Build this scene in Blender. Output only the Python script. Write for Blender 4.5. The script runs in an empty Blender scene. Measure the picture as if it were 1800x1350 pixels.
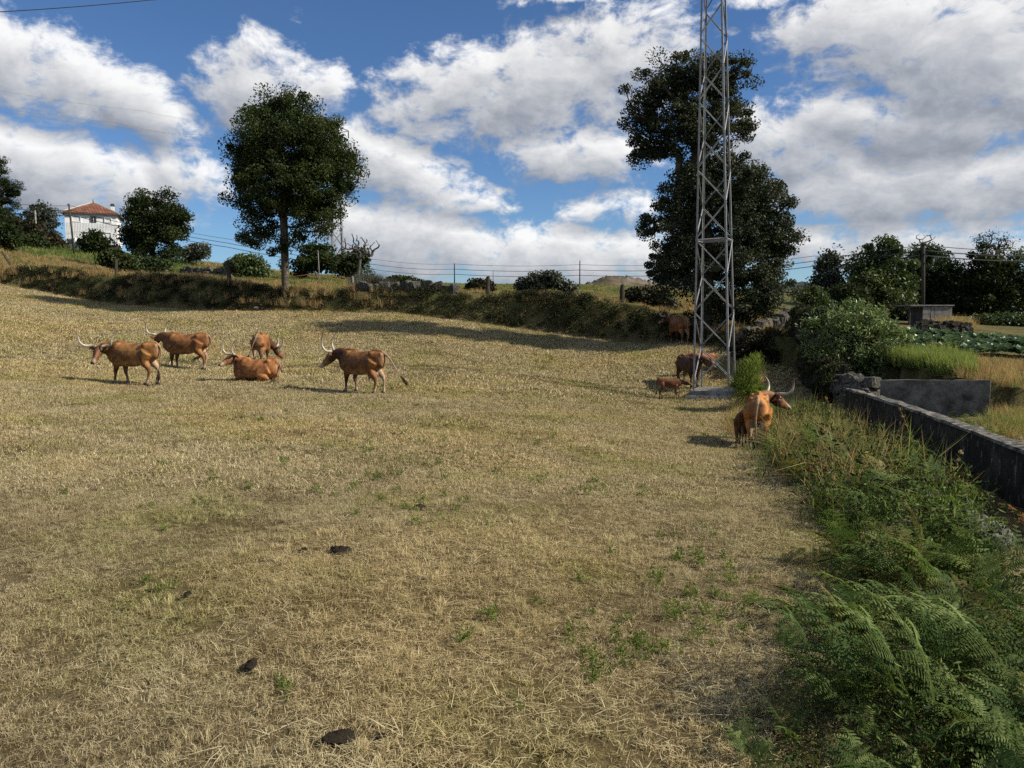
import bpy, bmesh, math, random
import numpy as np
from mathutils import Vector, Matrix

rng = np.random.default_rng(7)
random.seed(7)
D = bpy.data
SC = bpy.context.scene
COL = SC.collection
rad = math.radians

# ------------------------------------------------------------------ camera
F, CX, CY = 1353.0, 900.0, 675.0          # focal length and centre of the 1800 x 1350 photograph
PITCH = math.atan((675 - 550) / F)
CAMZ = 2.2
cam_data = D.cameras.new('camera')
cam_data.sensor_fit = 'HORIZONTAL'
cam_data.sensor_width = 36.0
cam_data.lens = 36.0 * F / 1800.0
cam_data.clip_start = 0.05
cam_data.clip_end = 20000
cam = D.objects.new('camera', cam_data)
COL.objects.link(cam)
cam.location = (0, 0, CAMZ)
cam.rotation_euler = (math.pi / 2 - PITCH, 0, 0)
SC.camera = cam

# ------------------------------------------------------------------ sun, exposure
SUN_EL, SUN_AZ = rad(36), rad(-10)          # azimuth from +x towards +y
S = Vector((math.cos(SUN_EL) * math.cos(SUN_AZ), math.cos(SUN_EL) * math.sin(SUN_AZ), math.sin(SUN_EL)))
sun_data = D.lights.new('sun', 'SUN')
sun_data.energy = 5.0
sun_data.angle = rad(0.53)
sun_data.color = (1.0, 0.93, 0.80)
sun = D.objects.new('sun', sun_data)
COL.objects.link(sun)
sun.rotation_euler = S.to_track_quat('Z', 'Y').to_euler()
sun.location = (30, 0, 40)
SC.view_settings.view_transform = 'Standard'
SC.view_settings.look = 'None'
SC.view_settings.exposure = 0.36
SC.view_settings.gamma = 1.0
SC.view_settings.use_curve_mapping = False
SC.cycles.max_bounces = 4
SC.cycles.diffuse_bounces = 1
SC.cycles.glossy_bounces = 2
SC.cycles.transmission_bounces = 3
SC.cycles.use_denoising = False
SC.cycles.denoiser = 'OPENIMAGEDENOISE'
SC.cycles.denoising_input_passes = 'RGB_ALBEDO_NORMAL'
SC.cycles.denoising_prefilter = 'ACCURATE'
SC.cycles.use_adaptive_sampling = True
SC.cycles.adaptive_threshold = 0.014
SC.cycles.sample_clamp_indirect = 4.0


def ray(u, v):
    cp, sp = math.cos(PITCH), math.sin(PITCH)
    a, b = (u - CX) / F, (CY - v) / F
    return Vector((a, cp + b * sp, -sp + b * cp))


def P(u, v, d):
    """world point that the photograph shows at (u, v), d metres ahead"""
    r = ray(u, v)
    return Vector((0, 0, CAMZ)) + r * (d / r.y)


def azel(u, v):
    r = ray(u, v).normalized()
    return math.atan2(r.x, r.y), math.asin(r.z)


# ------------------------------------------------------------------ node helpers
class NT:
    def __init__(self, tree):
        self.t = tree

    def n(self, kind, **kw):
        nd = self.t.nodes.new(kind)
        for k, v in kw.items():
            setattr(nd, k, v)
        return nd

    def l(self, a, b):
        self.t.links.new(a, b)

    def math(self, op, a, b=None, c=None, clamp=False):
        nd = self.n('ShaderNodeMath', operation=op)
        nd.use_clamp = clamp
        for i, x in enumerate((a, b, c)):
            if x is None:
                continue
            if isinstance(x, (int, float)):
                nd.inputs[i].default_value = x
            else:
                self.l(x, nd.inputs[i])
        return nd.outputs[0]

    def vec(self, op, a, b=None):
        nd = self.n('ShaderNodeVectorMath', operation=op)
        for i, x in enumerate((a, b)):
            if x is None:
                continue
            if isinstance(x, (tuple, list)):
                nd.inputs[i].default_value = x
            else:
                self.l(x, nd.inputs[i])
        return nd.outputs['Value'] if op in ('DOT_PRODUCT', 'LENGTH') else nd.outputs[0]

    def mix(self, fac, a, b, mode='MIX'):
        nd = self.n('ShaderNodeMix', data_type='RGBA', blend_type=mode)
        for sock, x in ((nd.inputs[0], fac), (nd.inputs[6], a), (nd.inputs[7], b)):
            if isinstance(x, (int, float)):
                sock.default_value = x
            elif isinstance(x, (tuple, list)):
                sock.default_value = (*x, 1.0)
            else:
                self.l(x, sock)
        return nd.outputs[2]

    def noise(self, vec, scale, detail=4, rough=0.5, dist=0.0, dim='3D'):
        nd = self.n('ShaderNodeTexNoise', noise_dimensions=dim)
        nd.inputs['Scale'].default_value = scale
        nd.inputs['Detail'].default_value = detail
        nd.inputs['Roughness'].default_value = rough
        nd.inputs['Distortion'].default_value = dist
        if vec is not None:
            self.l(vec, nd.inputs['Vector'])
        return nd.outputs[0]

    def ramp(self, fac, stops):
        nd = self.n('ShaderNodeValToRGB')
        els = nd.color_ramp.elements
        while len(els) < len(stops):
            els.new(0.5)
        for e, (p, c) in zip(els, stops):
            e.position = p
            e.color = (*c, 1.0) if len(c) == 3 else c
        self.l(fac, nd.inputs[0])
        return nd.outputs[0]

    def smooth(self, x, lo, hi):
        nd = self.n('ShaderNodeMapRange', interpolation_type='SMOOTHSTEP')
        self.l(x, nd.inputs[0])
        nd.inputs[1].default_value = lo
        nd.inputs[2].default_value = hi
        return nd.outputs[0]


# ------------------------------------------------------------------ world: Nishita sky with cumulus
world = D.worlds.new('World')
SC.world = world
world.use_nodes = True
world.node_tree.nodes.clear()
# clouds: centre (u, v), half sizes in the photograph's pixels, tilt, weight; read as azimuth and elevation
CLOUDS = [
    (70, 120, 165, 70, -14, 1.0), (225, 170, 120, 52, -20, 0.95), (80, 290, 215, 62, -14, 1.05),
    (330, 305, 75, 52, 0, 0.9), (475, 150, 135, 68, 0, 0.95), (468, 75, 40, 30, 0, 0.6),
    (690, 300, 160, 66, -22, 1.0), (800, 345, 130, 40, -6, 0.85), (930, 150, 270, 85, 8, 1.05), (1075, 95, 150, 85, 0, 0.95),
    (1010, 268, 150, 55, 0, 0.95), (1070, 372, 100, 40, 0, 0.8), (720, 420, 190, 66, -10, 1.0), (980, 455, 260, 60, 0, 1.0),
    (1570, 60, 190, 80, -10, 1.0), (1730, 110, 180, 110, -20, 1.0), (1620, 215, 230, 60, -6, 1.0), (1420, 270, 150, 60, -14, 1.0),
    (1620, 325, 310, 70, 0, 1.05), (1590, 425, 300, 55, 0, 0.9),
    (1000, -5, 150, 20, 0, 0.7), (1340, -8, 100, 20, 0, 0.7),
]


def cloud_group():
    g = D.node_groups.new('cloud_density', 'ShaderNodeTree')
    g.interface.new_socket('Vector', in_out='INPUT', socket_type='NodeSocketVector')
    g.interface.new_socket('Density', in_out='OUTPUT', socket_type='NodeSocketFloat')
    g.interface.new_socket('Broad', in_out='OUTPUT', socket_type='NodeSocketFloat')
    t = NT(g)
    gi, go = t.n('NodeGroupInput'), t.n('NodeGroupOutput')
    v = gi.outputs[0]                                  # (azimuth, elevation, 0) in degrees
    w1 = t.n('ShaderNodeTexNoise')
    w1.inputs['Scale'].default_value = 0.16
    w1.inputs['Detail'].default_value = 3
    t.l(v, w1.inputs['Vector'])
    off = t.vec('MULTIPLY', t.vec('SUBTRACT', w1.outputs['Color'], (0.5, 0.5, 0.5)), (3.6, 2.2, 0))
    vw = t.vec('ADD', v, off)
    total = None
    for (u, vv, a, b, tilt, wt) in CLOUDS:
        az, el = azel(u, vv)
        mp = t.n('ShaderNodeMapping', vector_type='TEXTURE')
        mp.inputs['Location'].default_value = (math.degrees(az), math.degrees(el), 0)
        mp.inputs['Rotation'].default_value = (0, 0, rad(tilt))
        mp.inputs['Scale'].default_value = (a / 23.6, b / 23.6, 1)
        t.l(vw, mp.inputs['Vector'])
        q = t.vec('DOT_PRODUCT', mp.outputs[0], mp.outputs[0])
        e = t.math('MULTIPLY_ADD', q, -0.55, wt)
        total = e if total is None else t.math('MAXIMUM', total, e)
    total = t.math('MAXIMUM', total, 0.0)
    # the rest of the sky carries the same kind of broken cloud
    sep = t.n('ShaderNodeSeparateXYZ')
    t.l(v, sep.inputs[0])
    aside = t.math('MAXIMUM', t.smooth(t.math('ABSOLUTE', sep.outputs[0]), 32, 42), t.smooth(sep.outputs[1], 24, 32))
    low = t.noise(t.vec('MULTIPLY', v, (0.6, 1.3, 1)), 0.09, 2, 0.5)
    low = t.smooth(low, 0.40, 0.66)
    total = t.math('MAXIMUM', total, t.math('MULTIPLY', low, aside))
    fb = t.noise(t.vec('MULTIPLY', vw, (0.85, 1.3, 1)), 0.40, 8, 0.64, 0.0)
    dens = t.math('ADD', total, t.math('MULTIPLY', t.math('SUBTRACT', fb, 0.5), 2.3))
    t.l(dens, go.inputs[0])
    t.l(total, go.inputs[1])
    return g


def build_world():
    t = NT(world.node_tree)
    out = t.n('ShaderNodeOutputWorld')
    bg = t.n('ShaderNodeBackground')
    bg.inputs[1].default_value = 0.07
    t.l(bg.outputs[0], out.inputs[0])
    sky = t.n('ShaderNodeTexSky', sky_type='NISHITA')
    sky.sun_disc = False
    sky.sun_elevation = SUN_EL
    sky.sun_rotation = math.pi / 2 - SUN_AZ
    sky.altitude = 900
    sky.air_density = 1.0
    sky.dust_density = 0.25
    sky.ozone_density = 3.0
    tc = t.n('ShaderNodeTexCoord')
    d = t.vec('NORMALIZE', tc.outputs['Generated'])
    sep = t.n('ShaderNodeSeparateXYZ')
    t.l(d, sep.inputs[0])
    az = t.math('MULTIPLY', t.math('ARCTAN2', sep.outputs[0], sep.outputs[1]), 57.2958)
    el = t.math('MULTIPLY', t.math('ARCSINE', sep.outputs[2]), 57.2958)
    cmb = t.n('ShaderNodeCombineXYZ')
    t.l(az, cmb.inputs[0])
    t.l(el, cmb.inputs[1])
    g = cloud_group()

    def dens(off):
        nd = t.n('ShaderNodeGroup')
        nd.node_tree = g
        t.l(t.vec('ADD', cmb.outputs[0], off), nd.inputs[0])
        return nd.outputs
    d0 = dens((0, 0, 0))
    d1 = dens((0.7, 1.3, 0))
    cover = t.smooth(d0[0], 0.27, 0.86)
    near = t.math('SUBTRACT', d0[0], d1[0])
    broad = t.math('SUBTRACT', d0[1], d1[1])
    lit = t.math('ADD', t.math('MULTIPLY', near, 0.36), t.math('MULTIPLY', broad, 0.65))
    thick = t.smooth(d0[0], 0.5, 1.6)
    lit = t.math('SUBTRACT', t.math('ADD', lit, 0.62), t.math('MULTIPLY', thick, 0.26), clamp=True)
    sh = t.n('ShaderNodeMapping', vector_type='TEXTURE')           # the big cloud at the upper right is thick and grey below
    az0, el0 = azel(1620, 225)
    sh.inputs['Location'].default_value = (math.degrees(az0), math.degrees(el0), 0)
    sh.inputs['Scale'].default_value = (9.5, 2.6, 1)
    t.l(cmb.outputs[0], sh.inputs['Vector'])
    qd = t.vec('DOT_PRODUCT', sh.outputs[0], sh.outputs[0])
    lit = t.math('SUBTRACT', lit, t.math('MULTIPLY', t.math('EXPONENT', t.math('MULTIPLY', qd, -1.0)), 0.2), clamp=True)
    ccol = t.ramp(lit, [(0.0, (2.2, 2.45, 2.9)), (0.3, (3.8, 4.1, 4.7)), (0.56, (6.2, 6.4, 6.8)), (0.85, (9.6, 9.6, 9.6)), (1.0, (11.0, 11.0, 11.0))])
    skyc = t.mix(1.0, sky.outputs[0], (0.72, 0.94, 1.18), 'MULTIPLY')
    col = t.mix(t.math('MULTIPLY', cover, 0.97), skyc, ccol)
    t.l(col, bg.inputs[0])


build_world()
world.cycles.sampling_method = 'MANUAL'
world.cycles.sample_map_resolution = 256

# ------------------------------------------------------------------ mesh and object helpers
def new_mesh(name, v, f, mats=(), smooth=False):
    me = D.meshes.new(name)
    v = np.asarray(v, dtype=np.float32).reshape(-1, 3)
    if isinstance(f, np.ndarray) and f.ndim == 2:
        n, k = f.shape
        me.vertices.add(len(v))
        me.vertices.foreach_set('co', v.ravel())
        me.loops.add(n * k)
        me.loops.foreach_set('vertex_index', f.astype(np.int32).ravel())
        me.polygons.add(n)
        me.polygons.foreach_set('loop_start', np.arange(0, n * k, k, dtype=np.int32))
        me.polygons.foreach_set('loop_total', np.full(n, k, dtype=np.int32))
        me.update(calc_edges=True)
    else:
        me.from_pydata([tuple(p) for p in v.tolist()], [], [tuple(x) for x in f])
        me.update()
    for m in mats:
        me.materials.append(m)
    if smooth:
        me.polygons.foreach_set('use_smooth', np.ones(len(me.polygons), dtype=bool))
    return me


def attr(me, name, data, kind='FLOAT', domain='POINT'):
    a = me.attributes.new(name, kind, domain)
    data = np.asarray(data, dtype=np.float32)
    key = {'FLOAT': 'value', 'FLOAT_COLOR': 'color', 'FLOAT_VECTOR': 'vector'}[kind]
    a.data.foreach_set(key, data.ravel())


def obj(name, me, parent=None, loc=None, rot=None, scale=None):
    o = D.objects.new(name, me)
    COL.objects.link(o)
    if parent is not None:
        o.parent = parent
    if loc is not None:
        o.location = loc
    if rot is not None:
        o.rotation_euler = rot
    if scale is not None:
        o.scale = (scale,) * 3 if isinstance(scale, (int, float)) else scale
    return o


def tag(o, label=None, cat=None, group=None, kind=None):
    for k, x in (('label', label), ('category', cat), ('group', group), ('kind', kind)):
        if x:
            o[k] = x
    return o


def empty(name, loc, rz=0.0, scale=None):
    o = D.objects.new(name, None)
    o.empty_display_size = 0.2
    COL.objects.link(o)
    o.location = loc
    o.rotation_euler = (0, 0, rz)
    if scale:
        o.scale = (scale,) * 3
    return o


class MB:
    """collects tubes, boxes and lofts into one mesh"""
    def __init__(self):
        self.v, self.f = [], []

    def add(self, vs, fs):
        b = len(self.v)
        self.v += [tuple(p) for p in vs]
        self.f += [tuple(b + i for i in q) for q in fs]

    def tube(self, pts, rr, n=6, cap=True):
        pts = [Vector(p) for p in pts]
        rr = [rr] * len(pts) if isinstance(rr, (int, float)) else rr
        vs, fs = [], []
        side = None
        for i, p in enumerate(pts):
            t = (pts[min(i + 1, len(pts) - 1)] - pts[max(i - 1, 0)])
            t = t.normalized() if t.length > 1e-9 else Vector((0, 0, 1))
            if side is None:
                ref = Vector((0, 0, 1)) if abs(t.z) < 0.9 else Vector((1, 0, 0))
                side = t.cross(ref).normalized()
            else:
                side = (side - t * side.dot(t))
                side = side.normalized() if side.length > 1e-6 else t.orthogonal().normalized()
            up = side.cross(t)
            for k in range(n):
                a = 2 * math.pi * k / n
                vs.append(p + (side * math.cos(a) + up * math.sin(a)) * rr[i])
        for i in range(len(pts) - 1):
            for k in range(n):
                k2 = (k + 1) % n
                fs.append((i * n + k, i * n + k2, (i + 1) * n + k2, (i + 1) * n + k))
        if cap:
            fs.append(tuple(range(n - 1, -1, -1)))
            fs.append(tuple((len(pts) - 1) * n + k for k in range(n)))
        self.add(vs, fs)

    def box(self, c, h, m=None):
        vs = [Vector((x * h[0], y * h[1], z * h[2])) for x in (-1, 1) for y in (-1, 1) for z in (-1, 1)]
        if m is not None:
            vs = [m @ p for p in vs]
        vs = [Vector(c) + p for p in vs]
        self.add(vs, [(0, 1, 3, 2), (4, 6, 7, 5), (0, 4, 5, 1), (2, 3, 7, 6), (0, 2, 6, 4), (1, 5, 7, 3)])

    def bar(self, a, b, w, t):
        """flat bar from a to b, w wide and t thick"""
        a, b = Vector(a), Vector(b)
        z = (b - a).normalized()
        x = z.cross(Vector((0, 0, 1)))
        x = x.normalized() if x.length > 1e-4 else Vector((1, 0, 0))
        y = z.cross(x)
        m = Matrix((x, y, z)).transposed()
        self.box((a + b) / 2, (w / 2, t / 2, (b - a).length / 2), m)

    def rings(self, rings, cap=True):
        n = len(rings[0])
        vs = [p for r in rings for p in r]
        fs = []
        for i in range(len(rings) - 1):
            for k in range(n):
                k2 = (k + 1) % n
                fs.append((i * n + k, i * n + k2, (i + 1) * n + k2, (i + 1) * n + k))
        if cap:
            fs.append(tuple(range(n - 1, -1, -1)))
            fs.append(tuple((len(rings) - 1) * n + k for k in range(n)))
        self.add(vs, fs)

    def mesh(self, name, *mats, smooth=False):
        return new_mesh(name, np.array([tuple(p) for p in self.v]), self.f, mats, smooth)


# ------------------------------------------------------------------ terrain heights
def w3(u, v, d):
    p = P(u, v, d)
    return (p.x, p.y, p.z)


FAR = [w3(u, 506, 600) for u in (-600, -100, 300, 700, 1060)] + [w3(1400, 522, 500), w3(1800, 530, 500), w3(2600, 540, 500)]
FAR += [w3(u, 528, 4500) for u in (-3000, -400, 400, 1060, 1400, 1900, 4000)]
FAR += [(0, -60, -1), (-80, -40, 4), (80, -40, -3), (0, -600, -10), (-700, -300, 20), (700, -300, -10), (0, -4500, 0), (-4500, -2500, 0), (4500, -2500, 0)]
LOW = [(-6, 0, 0), (0, 0, 0), (-3, 4, 0), (0, 4, 0), (2, 4, -.02), (5, 4, -.05), (-8, 8, .08), (-3, 8, .02), (0, 8, 0), (4, 8, -.12), (8, 8, -.12),
       (0, -10, .1), (-15, -5, .3), (15, -5, -.1), (-9, 13, .15), (0, 14, -.04), (4, 13, -.38), (12, 12, -.2)]
LOW += [w3(*a) for a in [
    (230, 677, 21.6), (340, 645, 27), (462, 634, 30), (450, 668, 23.2), (640, 690, 20.8), (900, 690, 22), (900, 640, 29), (1180, 703, 24.5), (1250, 693, 25),
    (1330, 784, 17.5), (1195, 603, 34.5), (0, 620, 26), (-150, 560, 30),
    (-200, 480, 54), (0, 500, 50), (200, 535, 46), (500, 547, 41.5), (700, 551, 41), (900, 577, 39.5), (1100, 601, 37),
    (1380, 705, 23), (1450, 694, 24), (1490, 744, 19.5), (1600, 800, 13.5), (1738, 732, 19), (1800, 722, 20), (2000, 722, 20), (1750, 640, 30), (1700, 612, 33), (1630, 574, 42),
    (1750, 560, 55), (1450, 562, 45), (1400, 585, 36), (1350, 615, 30.5), (2000, 570, 50), (1600, 548, 75), (1790, 550, 75), (1420, 535, 90)]]
UP = [w3(*a) for a in [
    (-200, 452, 57), (0, 470, 53), (120, 478, 50), (220, 489, 48), (400, 498, 45), (500, 511, 43.3), (700, 511, 43), (900, 518, 41.5), (1100, 532, 39), (1190, 552, 37),
    (1250, 575, 36), (1310, 582, 33.5), (1360, 572, 38), (60, 442, 70), (130, 448, 90), (170, 443, 130), (0, 425, 90), (-100, 410, 90), (-300, 400, 80), (250, 477, 75), (350, 468, 90), (420, 488, 80),
    (560, 492, 80), (700, 502, 80), (900, 503, 85), (1050, 504, 90), (1200, 512, 80), (1400, 530, 70), (170, 437, 170), (-50, 400, 160), (400, 480, 170), (700, 503, 200), (1050, 505, 200),
    (1600, 548, 75), (1790, 550, 75), (1420, 535, 90)]]


def warp(x, y):
    r = np.sqrt(x * x + y * y) + 1e-6
    g = 15 * np.log1p(r / 15) / r
    return x * g, y * g


class RBF:
    def __init__(self, pts, c=1.0, lam=0.02):
        p = np.array(pts, dtype=float)
        self.x, self.y = warp(p[:, 0], p[:, 1])
        self.c = c
        n = len(p)
        K = np.sqrt((self.x[:, None] - self.x) ** 2 + (self.y[:, None] - self.y) ** 2 + c * c)
        A = np.zeros((n + 1, n + 1))
        A[:n, :n] = K - lam * np.eye(n)
        A[:n, n] = 1
        A[n, :n] = 1
        self.w = np.linalg.solve(A, np.append(p[:, 2], 0))

    def __call__(self, x, y):
        wx, wy = warp(x, y)
        out = np.full(x.shape, self.w[-1])
        for a, b, w in zip(self.x, self.y, self.w):
            out += w * np.sqrt((wx - a) ** 2 + (wy - b) ** 2 + self.c ** 2)
        return out


rbf_low, rbf_up = RBF(LOW + FAR), RBF(UP + FAR)
BANK = [(-160, 75)] + [w3(*a)[:2] for a in [(-200, 480, 54), (0, 500, 50), (200, 535, 46), (500, 547, 41.5), (700, 551, 41), (900, 577, 39.5), (1100, 601, 37), (1200, 606, 34.8),
                                           (1255, 620, 32), (1310, 622, 30), (1365, 596, 34), (1415, 565, 42), (1432, 545, 62), (1435, 530, 120), (1435, 520, 4000)]]
BANK = np.array(BANK)


def bank_dist(x, y):
    """distance to the foot of the bank, positive on the upper land"""
    best = np.full(x.shape, 1e9)
    sign = np.ones(x.shape)
    for (ax, ay), (bx, by) in zip(BANK[:-1], BANK[1:]):
        dx, dy = bx - ax, by - ay
        t = np.clip(((x - ax) * dx + (y - ay) * dy) / (dx * dx + dy * dy), 0, 1)
        ex, ey = x - ax - t * dx, y - ay - t * dy
        dd = ex * ex + ey * ey
        cr = dx * (y - ay) - dy * (x - ax)
        m = dd < best - 1e-9
        best = np.where(m, dd, best)
        sign = np.where(m, np.sign(cr), sign)
    return np.sqrt(best) * sign


def sstep(x, a, b):
    t = np.clip((x - a) / (b - a), 0, 1)
    return t * t * (3 - 2 * t)


def ground(x, y):
    x, y = np.asarray(x, float), np.asarray(y, float)
    s = sstep(bank_dist(x, y), -0.1, 1.15)
    lo = rbf_low(x, y)
    up = rbf_up(x, y)
    z = lo * (1 - s) + up * s
    r = np.sqrt(x * x + y * y)
    k = np.minimum(1.0, 40 / (r + 1e-6))
    bump = 0.022 * np.sin(x * 1.7 + 1.3 * np.sin(y * 0.9)) * np.sin(y * 1.45 + 0.7 * np.sin(x * 1.1)) + 0.05 * np.sin(x * 0.43 + 1) * np.sin(y * 0.37 + 0.5)
    return z + bump * k * (1 + 2.0 * s)


def gz(x, y):
    return float(ground(np.array([x]), np.array([y]))[0])


_ds = np.concatenate([np.arange(2.0, 60, 0.04), np.arange(60, 400, 0.5)])


def hit(u, v):
    """where the photograph's ray through (u, v) meets the ground"""
    r = ray(u, v)
    x, y, z = r.x / r.y * _ds, _ds, CAMZ + r.z / r.y * _ds
    below = np.nonzero(z < ground(x, y))[0]
    i = below[0] if len(below) else len(_ds) - 1
    return Vector((x[i], y[i], gz(x[i], y[i])))


def onground(u, d):
    """ground point in the photograph's column u (at ground level), d metres ahead"""
    x = (u - CX) / F * d
    for _ in range(3):
        z = gz(x, d)
        # depth along the optical axis
        dep = d * math.cos(PITCH) - (z - CAMZ) * math.sin(PITCH)
        x = (u - CX) / F * dep
    return Vector((x, d, gz(x, d)))


# ------------------------------------------------------------------ materials
def material(name, rough=0.8, spec=0.2):
    m = D.materials.new(name)
    m.use_nodes = True
    t = NT(m.node_tree)
    b = m.node_tree.nodes['Principled BSDF']
    b.inputs['Roughness'].default_value = rough
    b.inputs['Specular IOR Level'].default_value = spec
    return m, t, b


def pos(t):
    return t.n('ShaderNodeNewGeometry').outputs['Position']


def bump(t, b, height, dist=0.02, strength=0.6):
    nd = t.n('ShaderNodeBump')
    nd.inputs['Distance'].default_value = dist
    nd.inputs['Strength'].default_value = strength
    t.l(height, nd.inputs['Height'])
    t.l(nd.outputs[0], b.inputs['Normal'])


def leafy(name, stops, trans=0.35, rough=0.55, spec=0.35, field=None, sat=1.0):
    """blade or leaf: colour by its own tone, some light passing through"""
    m, t, b = material(name, rough, spec)
    at = t.n('ShaderNodeAttribute', attribute_name='tone')
    oi = t.n('ShaderNodeObjectInfo')
    x = t.math('ADD', at.outputs['Fac'], t.math('MULTIPLY', t.math('SUBTRACT', oi.outputs['Random'], 0.5), 0.35))
    col = t.ramp(x, stops)
    if field:
        col = field(t, col)
    t.l(col, b.inputs['Base Color'])
    tr = t.n('ShaderNodeBsdfTranslucent')
    t.l(t.mix(0.5, col, t.mix(1.0, col, (1.5, 1.5, 0.7), 'MULTIPLY')), tr.inputs[0])
    mx = t.n('ShaderNodeMixShader')
    mx.inputs[0].default_value = trans
    t.l(b.outputs[0], mx.inputs[1])
    t.l(tr.outputs[0], mx.inputs[2])
    t.l(mx.outputs[0], m.node_tree.nodes['Material Output'].inputs[0])
    return m


def field_tint(t, col):
    """broad patches of greener, greyer and redder dry grass across the field"""
    p = pos(t)
    n1 = t.smooth(t.noise(p, 0.45, 4, 0.6), 0.46, 0.68)
    n2 = t.smooth(t.noise(t.vec('ADD', p, (31, 7, 0)), 0.9, 3, 0.6), 0.50, 0.72)
    n3 = t.smooth(t.noise(t.vec('ADD', p, (3, 57, 0)), 0.22, 3, 0.5), 0.45, 0.65)
    col = t.mix(t.math('MULTIPLY', n1, 0.65), col, t.mix(1.0, col, (0.72, 0.82, 0.50), 'MULTIPLY'))
    col = t.mix(t.math('MULTIPLY', n2, 0.48), col, t.mix(1.0, col, (0.48, 0.44, 0.40), 'MULTIPLY'))
    col = t.mix(t.math('MULTIPLY', n3, 0.35), col, t.mix(1.0, col, (1.22, 1.10, 0.85), 'MULTIPLY'))
    return col


def mat_ground():
    m, t, b = material('dry_earth', 0.95, 0.05)
    p = pos(t)
    n1 = t.noise(p, 9, 6, 0.65)
    n2 = t.noise(p, 70, 3, 0.6)
    c = t.ramp(n1, [(0.3, (0.045, 0.033, 0.018)), (0.5, (0.10, 0.075, 0.036)), (0.7, (0.20, 0.155, 0.075))])
    c = t.mix(0.35, c, t.ramp(n2, [(0.35, (0.05, 0.038, 0.02)), (0.65, (0.30, 0.24, 0.13))]))
    c = field_tint(t, c)
    g = t.n('ShaderNodeAttribute', attribute_name='green')
    gr = t.ramp(t.noise(p, 0.6, 5, 0.6), [(0.35, (0.045, 0.055, 0.018)), (0.55, (0.10, 0.10, 0.035)), (0.7, (0.17, 0.14, 0.06))])
    c = t.mix(g.outputs['Fac'], c, gr)
    t.l(c, b.inputs['Base Color'])
    bump(t, b, t.noise(p, 25, 5, 0.7), 0.05, 0.7)
    return m


def mat_mottle(name, stops, scale=6, rough=0.85, spec=0.2, bmp=0.02, coords='Object', detail=6, bscale=30):
    m, t, b = material(name, rough, spec)
    tc = t.n('ShaderNodeTexCoord')
    p = tc.outputs[coords]
    c = t.ramp(t.noise(p, scale, detail, 0.62), stops)
    oi = t.n('ShaderNodeObjectInfo')
    c = t.mix(t.math('MULTIPLY', oi.outputs['Random'], 0.3), c, t.mix(1.0, c, (0.6, 0.6, 0.6), 'MULTIPLY'))
    t.l(c, b.inputs['Base Color'])
    if bmp:
        bump(t, b, t.noise(p, bscale, 5, 0.65), bmp, 0.7)
    return m


def mat_plain(name, col, rough=0.6, spec=0.3, metal=0.0):
    m, t, b = material(name, rough, spec)
    b.inputs['Metallic'].default_value = metal
    tc = t.n('ShaderNodeTexCoord')
    n = t.noise(tc.outputs['Object'], 8, 4, 0.6)
    dark = tuple(c * 0.72 for c in col)
    t.l(t.ramp(n, [(0.3, dark), (0.65, col)]), b.inputs['Base Color'])
    return m


M = {}
M['ground'] = mat_ground()
DRY = [(0.0, (0.070, 0.048, 0.020)), (0.20, (0.19, 0.134, 0.058)), (0.42, (0.36, 0.28, 0.145)), (0.70, (0.53, 0.435, 0.245)), (1.0, (0.72, 0.63, 0.40))]
M['dry_grass'] = leafy('dry_grass', DRY, 0.22, 0.7, 0.15, field_tint)
M['tall_dry'] = leafy('tall_dry_grass', [(0.0, (0.11, 0.07, 0.03)), (0.4, (0.30, 0.195, 0.085)), (0.8, (0.50, 0.37, 0.18))], 0.35, 0.7, 0.15)
M['weed'] = leafy('green_weed', [(0.0, (0.06, 0.095, 0.018)), (0.5, (0.12, 0.175, 0.032)), (1.0, (0.24, 0.29, 0.06))], 0.4, 0.6, 0.15)
M['fresh_grass'] = leafy('fresh_grass', [(0.0, (0.06, 0.095, 0.02)), (0.5, (0.135, 0.185, 0.045)), (1.0, (0.30, 0.33, 0.11))], 0.42, 0.6, 0.2)
M['oak_leaf'] = leafy('oak_leaf', [(0.0, (0.012, 0.020, 0.006)), (0.5, (0.027, 0.044, 0.011)), (1.0, (0.072, 0.088, 0.024))], 0.25, 0.6, 0.15)
M['grey_leaf'] = leafy('grey_leaf', [(0.0, (0.025, 0.032, 0.02)), (0.5, (0.05, 0.058, 0.038)), (1.0, (0.10, 0.105, 0.075))], 0.15, 0.5, 0.35)
M['ilex_leaf'] = leafy('evergreen_oak_leaf', [(0.0, (0.018, 0.025, 0.012)), (0.5, (0.045, 0.056, 0.026)), (1.0, (0.13, 0.135, 0.075))], 0.22, 0.55, 0.2)
M['light_leaf'] = leafy('light_leaf', [(0.0, (0.018, 0.032, 0.008)), (0.5, (0.045, 0.07, 0.016)), (1.0, (0.12, 0.15, 0.05))], 0.3, 0.45, 0.4)
M['dark_leaf'] = leafy('dark_leaf', [(0.0, (0.011, 0.018, 0.006)), (0.5, (0.026, 0.040, 0.010)), (1.0, (0.070, 0.080, 0.025))], 0.22, 0.6, 0.15)
M['shrub_leaf'] = leafy('shrub_leaf', [(0.0, (0.025, 0.045, 0.01)), (0.5, (0.075, 0.12, 0.03)), (1.0, (0.32, 0.38, 0.17))], 0.38, 0.35, 0.5)
M['scrub_leaf'] = leafy('scrub_leaf', [(0.0, (0.010, 0.012, 0.005)), (0.4, (0.019, 0.020, 0.008)), (0.75, (0.046, 0.036, 0.015)), (1.0, (0.10, 0.07, 0.03))], 0.2, 0.6, 0.2)
M['fern'] = leafy('bracken_green', [(0.0, (0.028, 0.055, 0.012)), (0.5, (0.072, 0.118, 0.030)), (1.0, (0.27, 0.32, 0.11))], 0.42, 0.65, 0.10)
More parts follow.
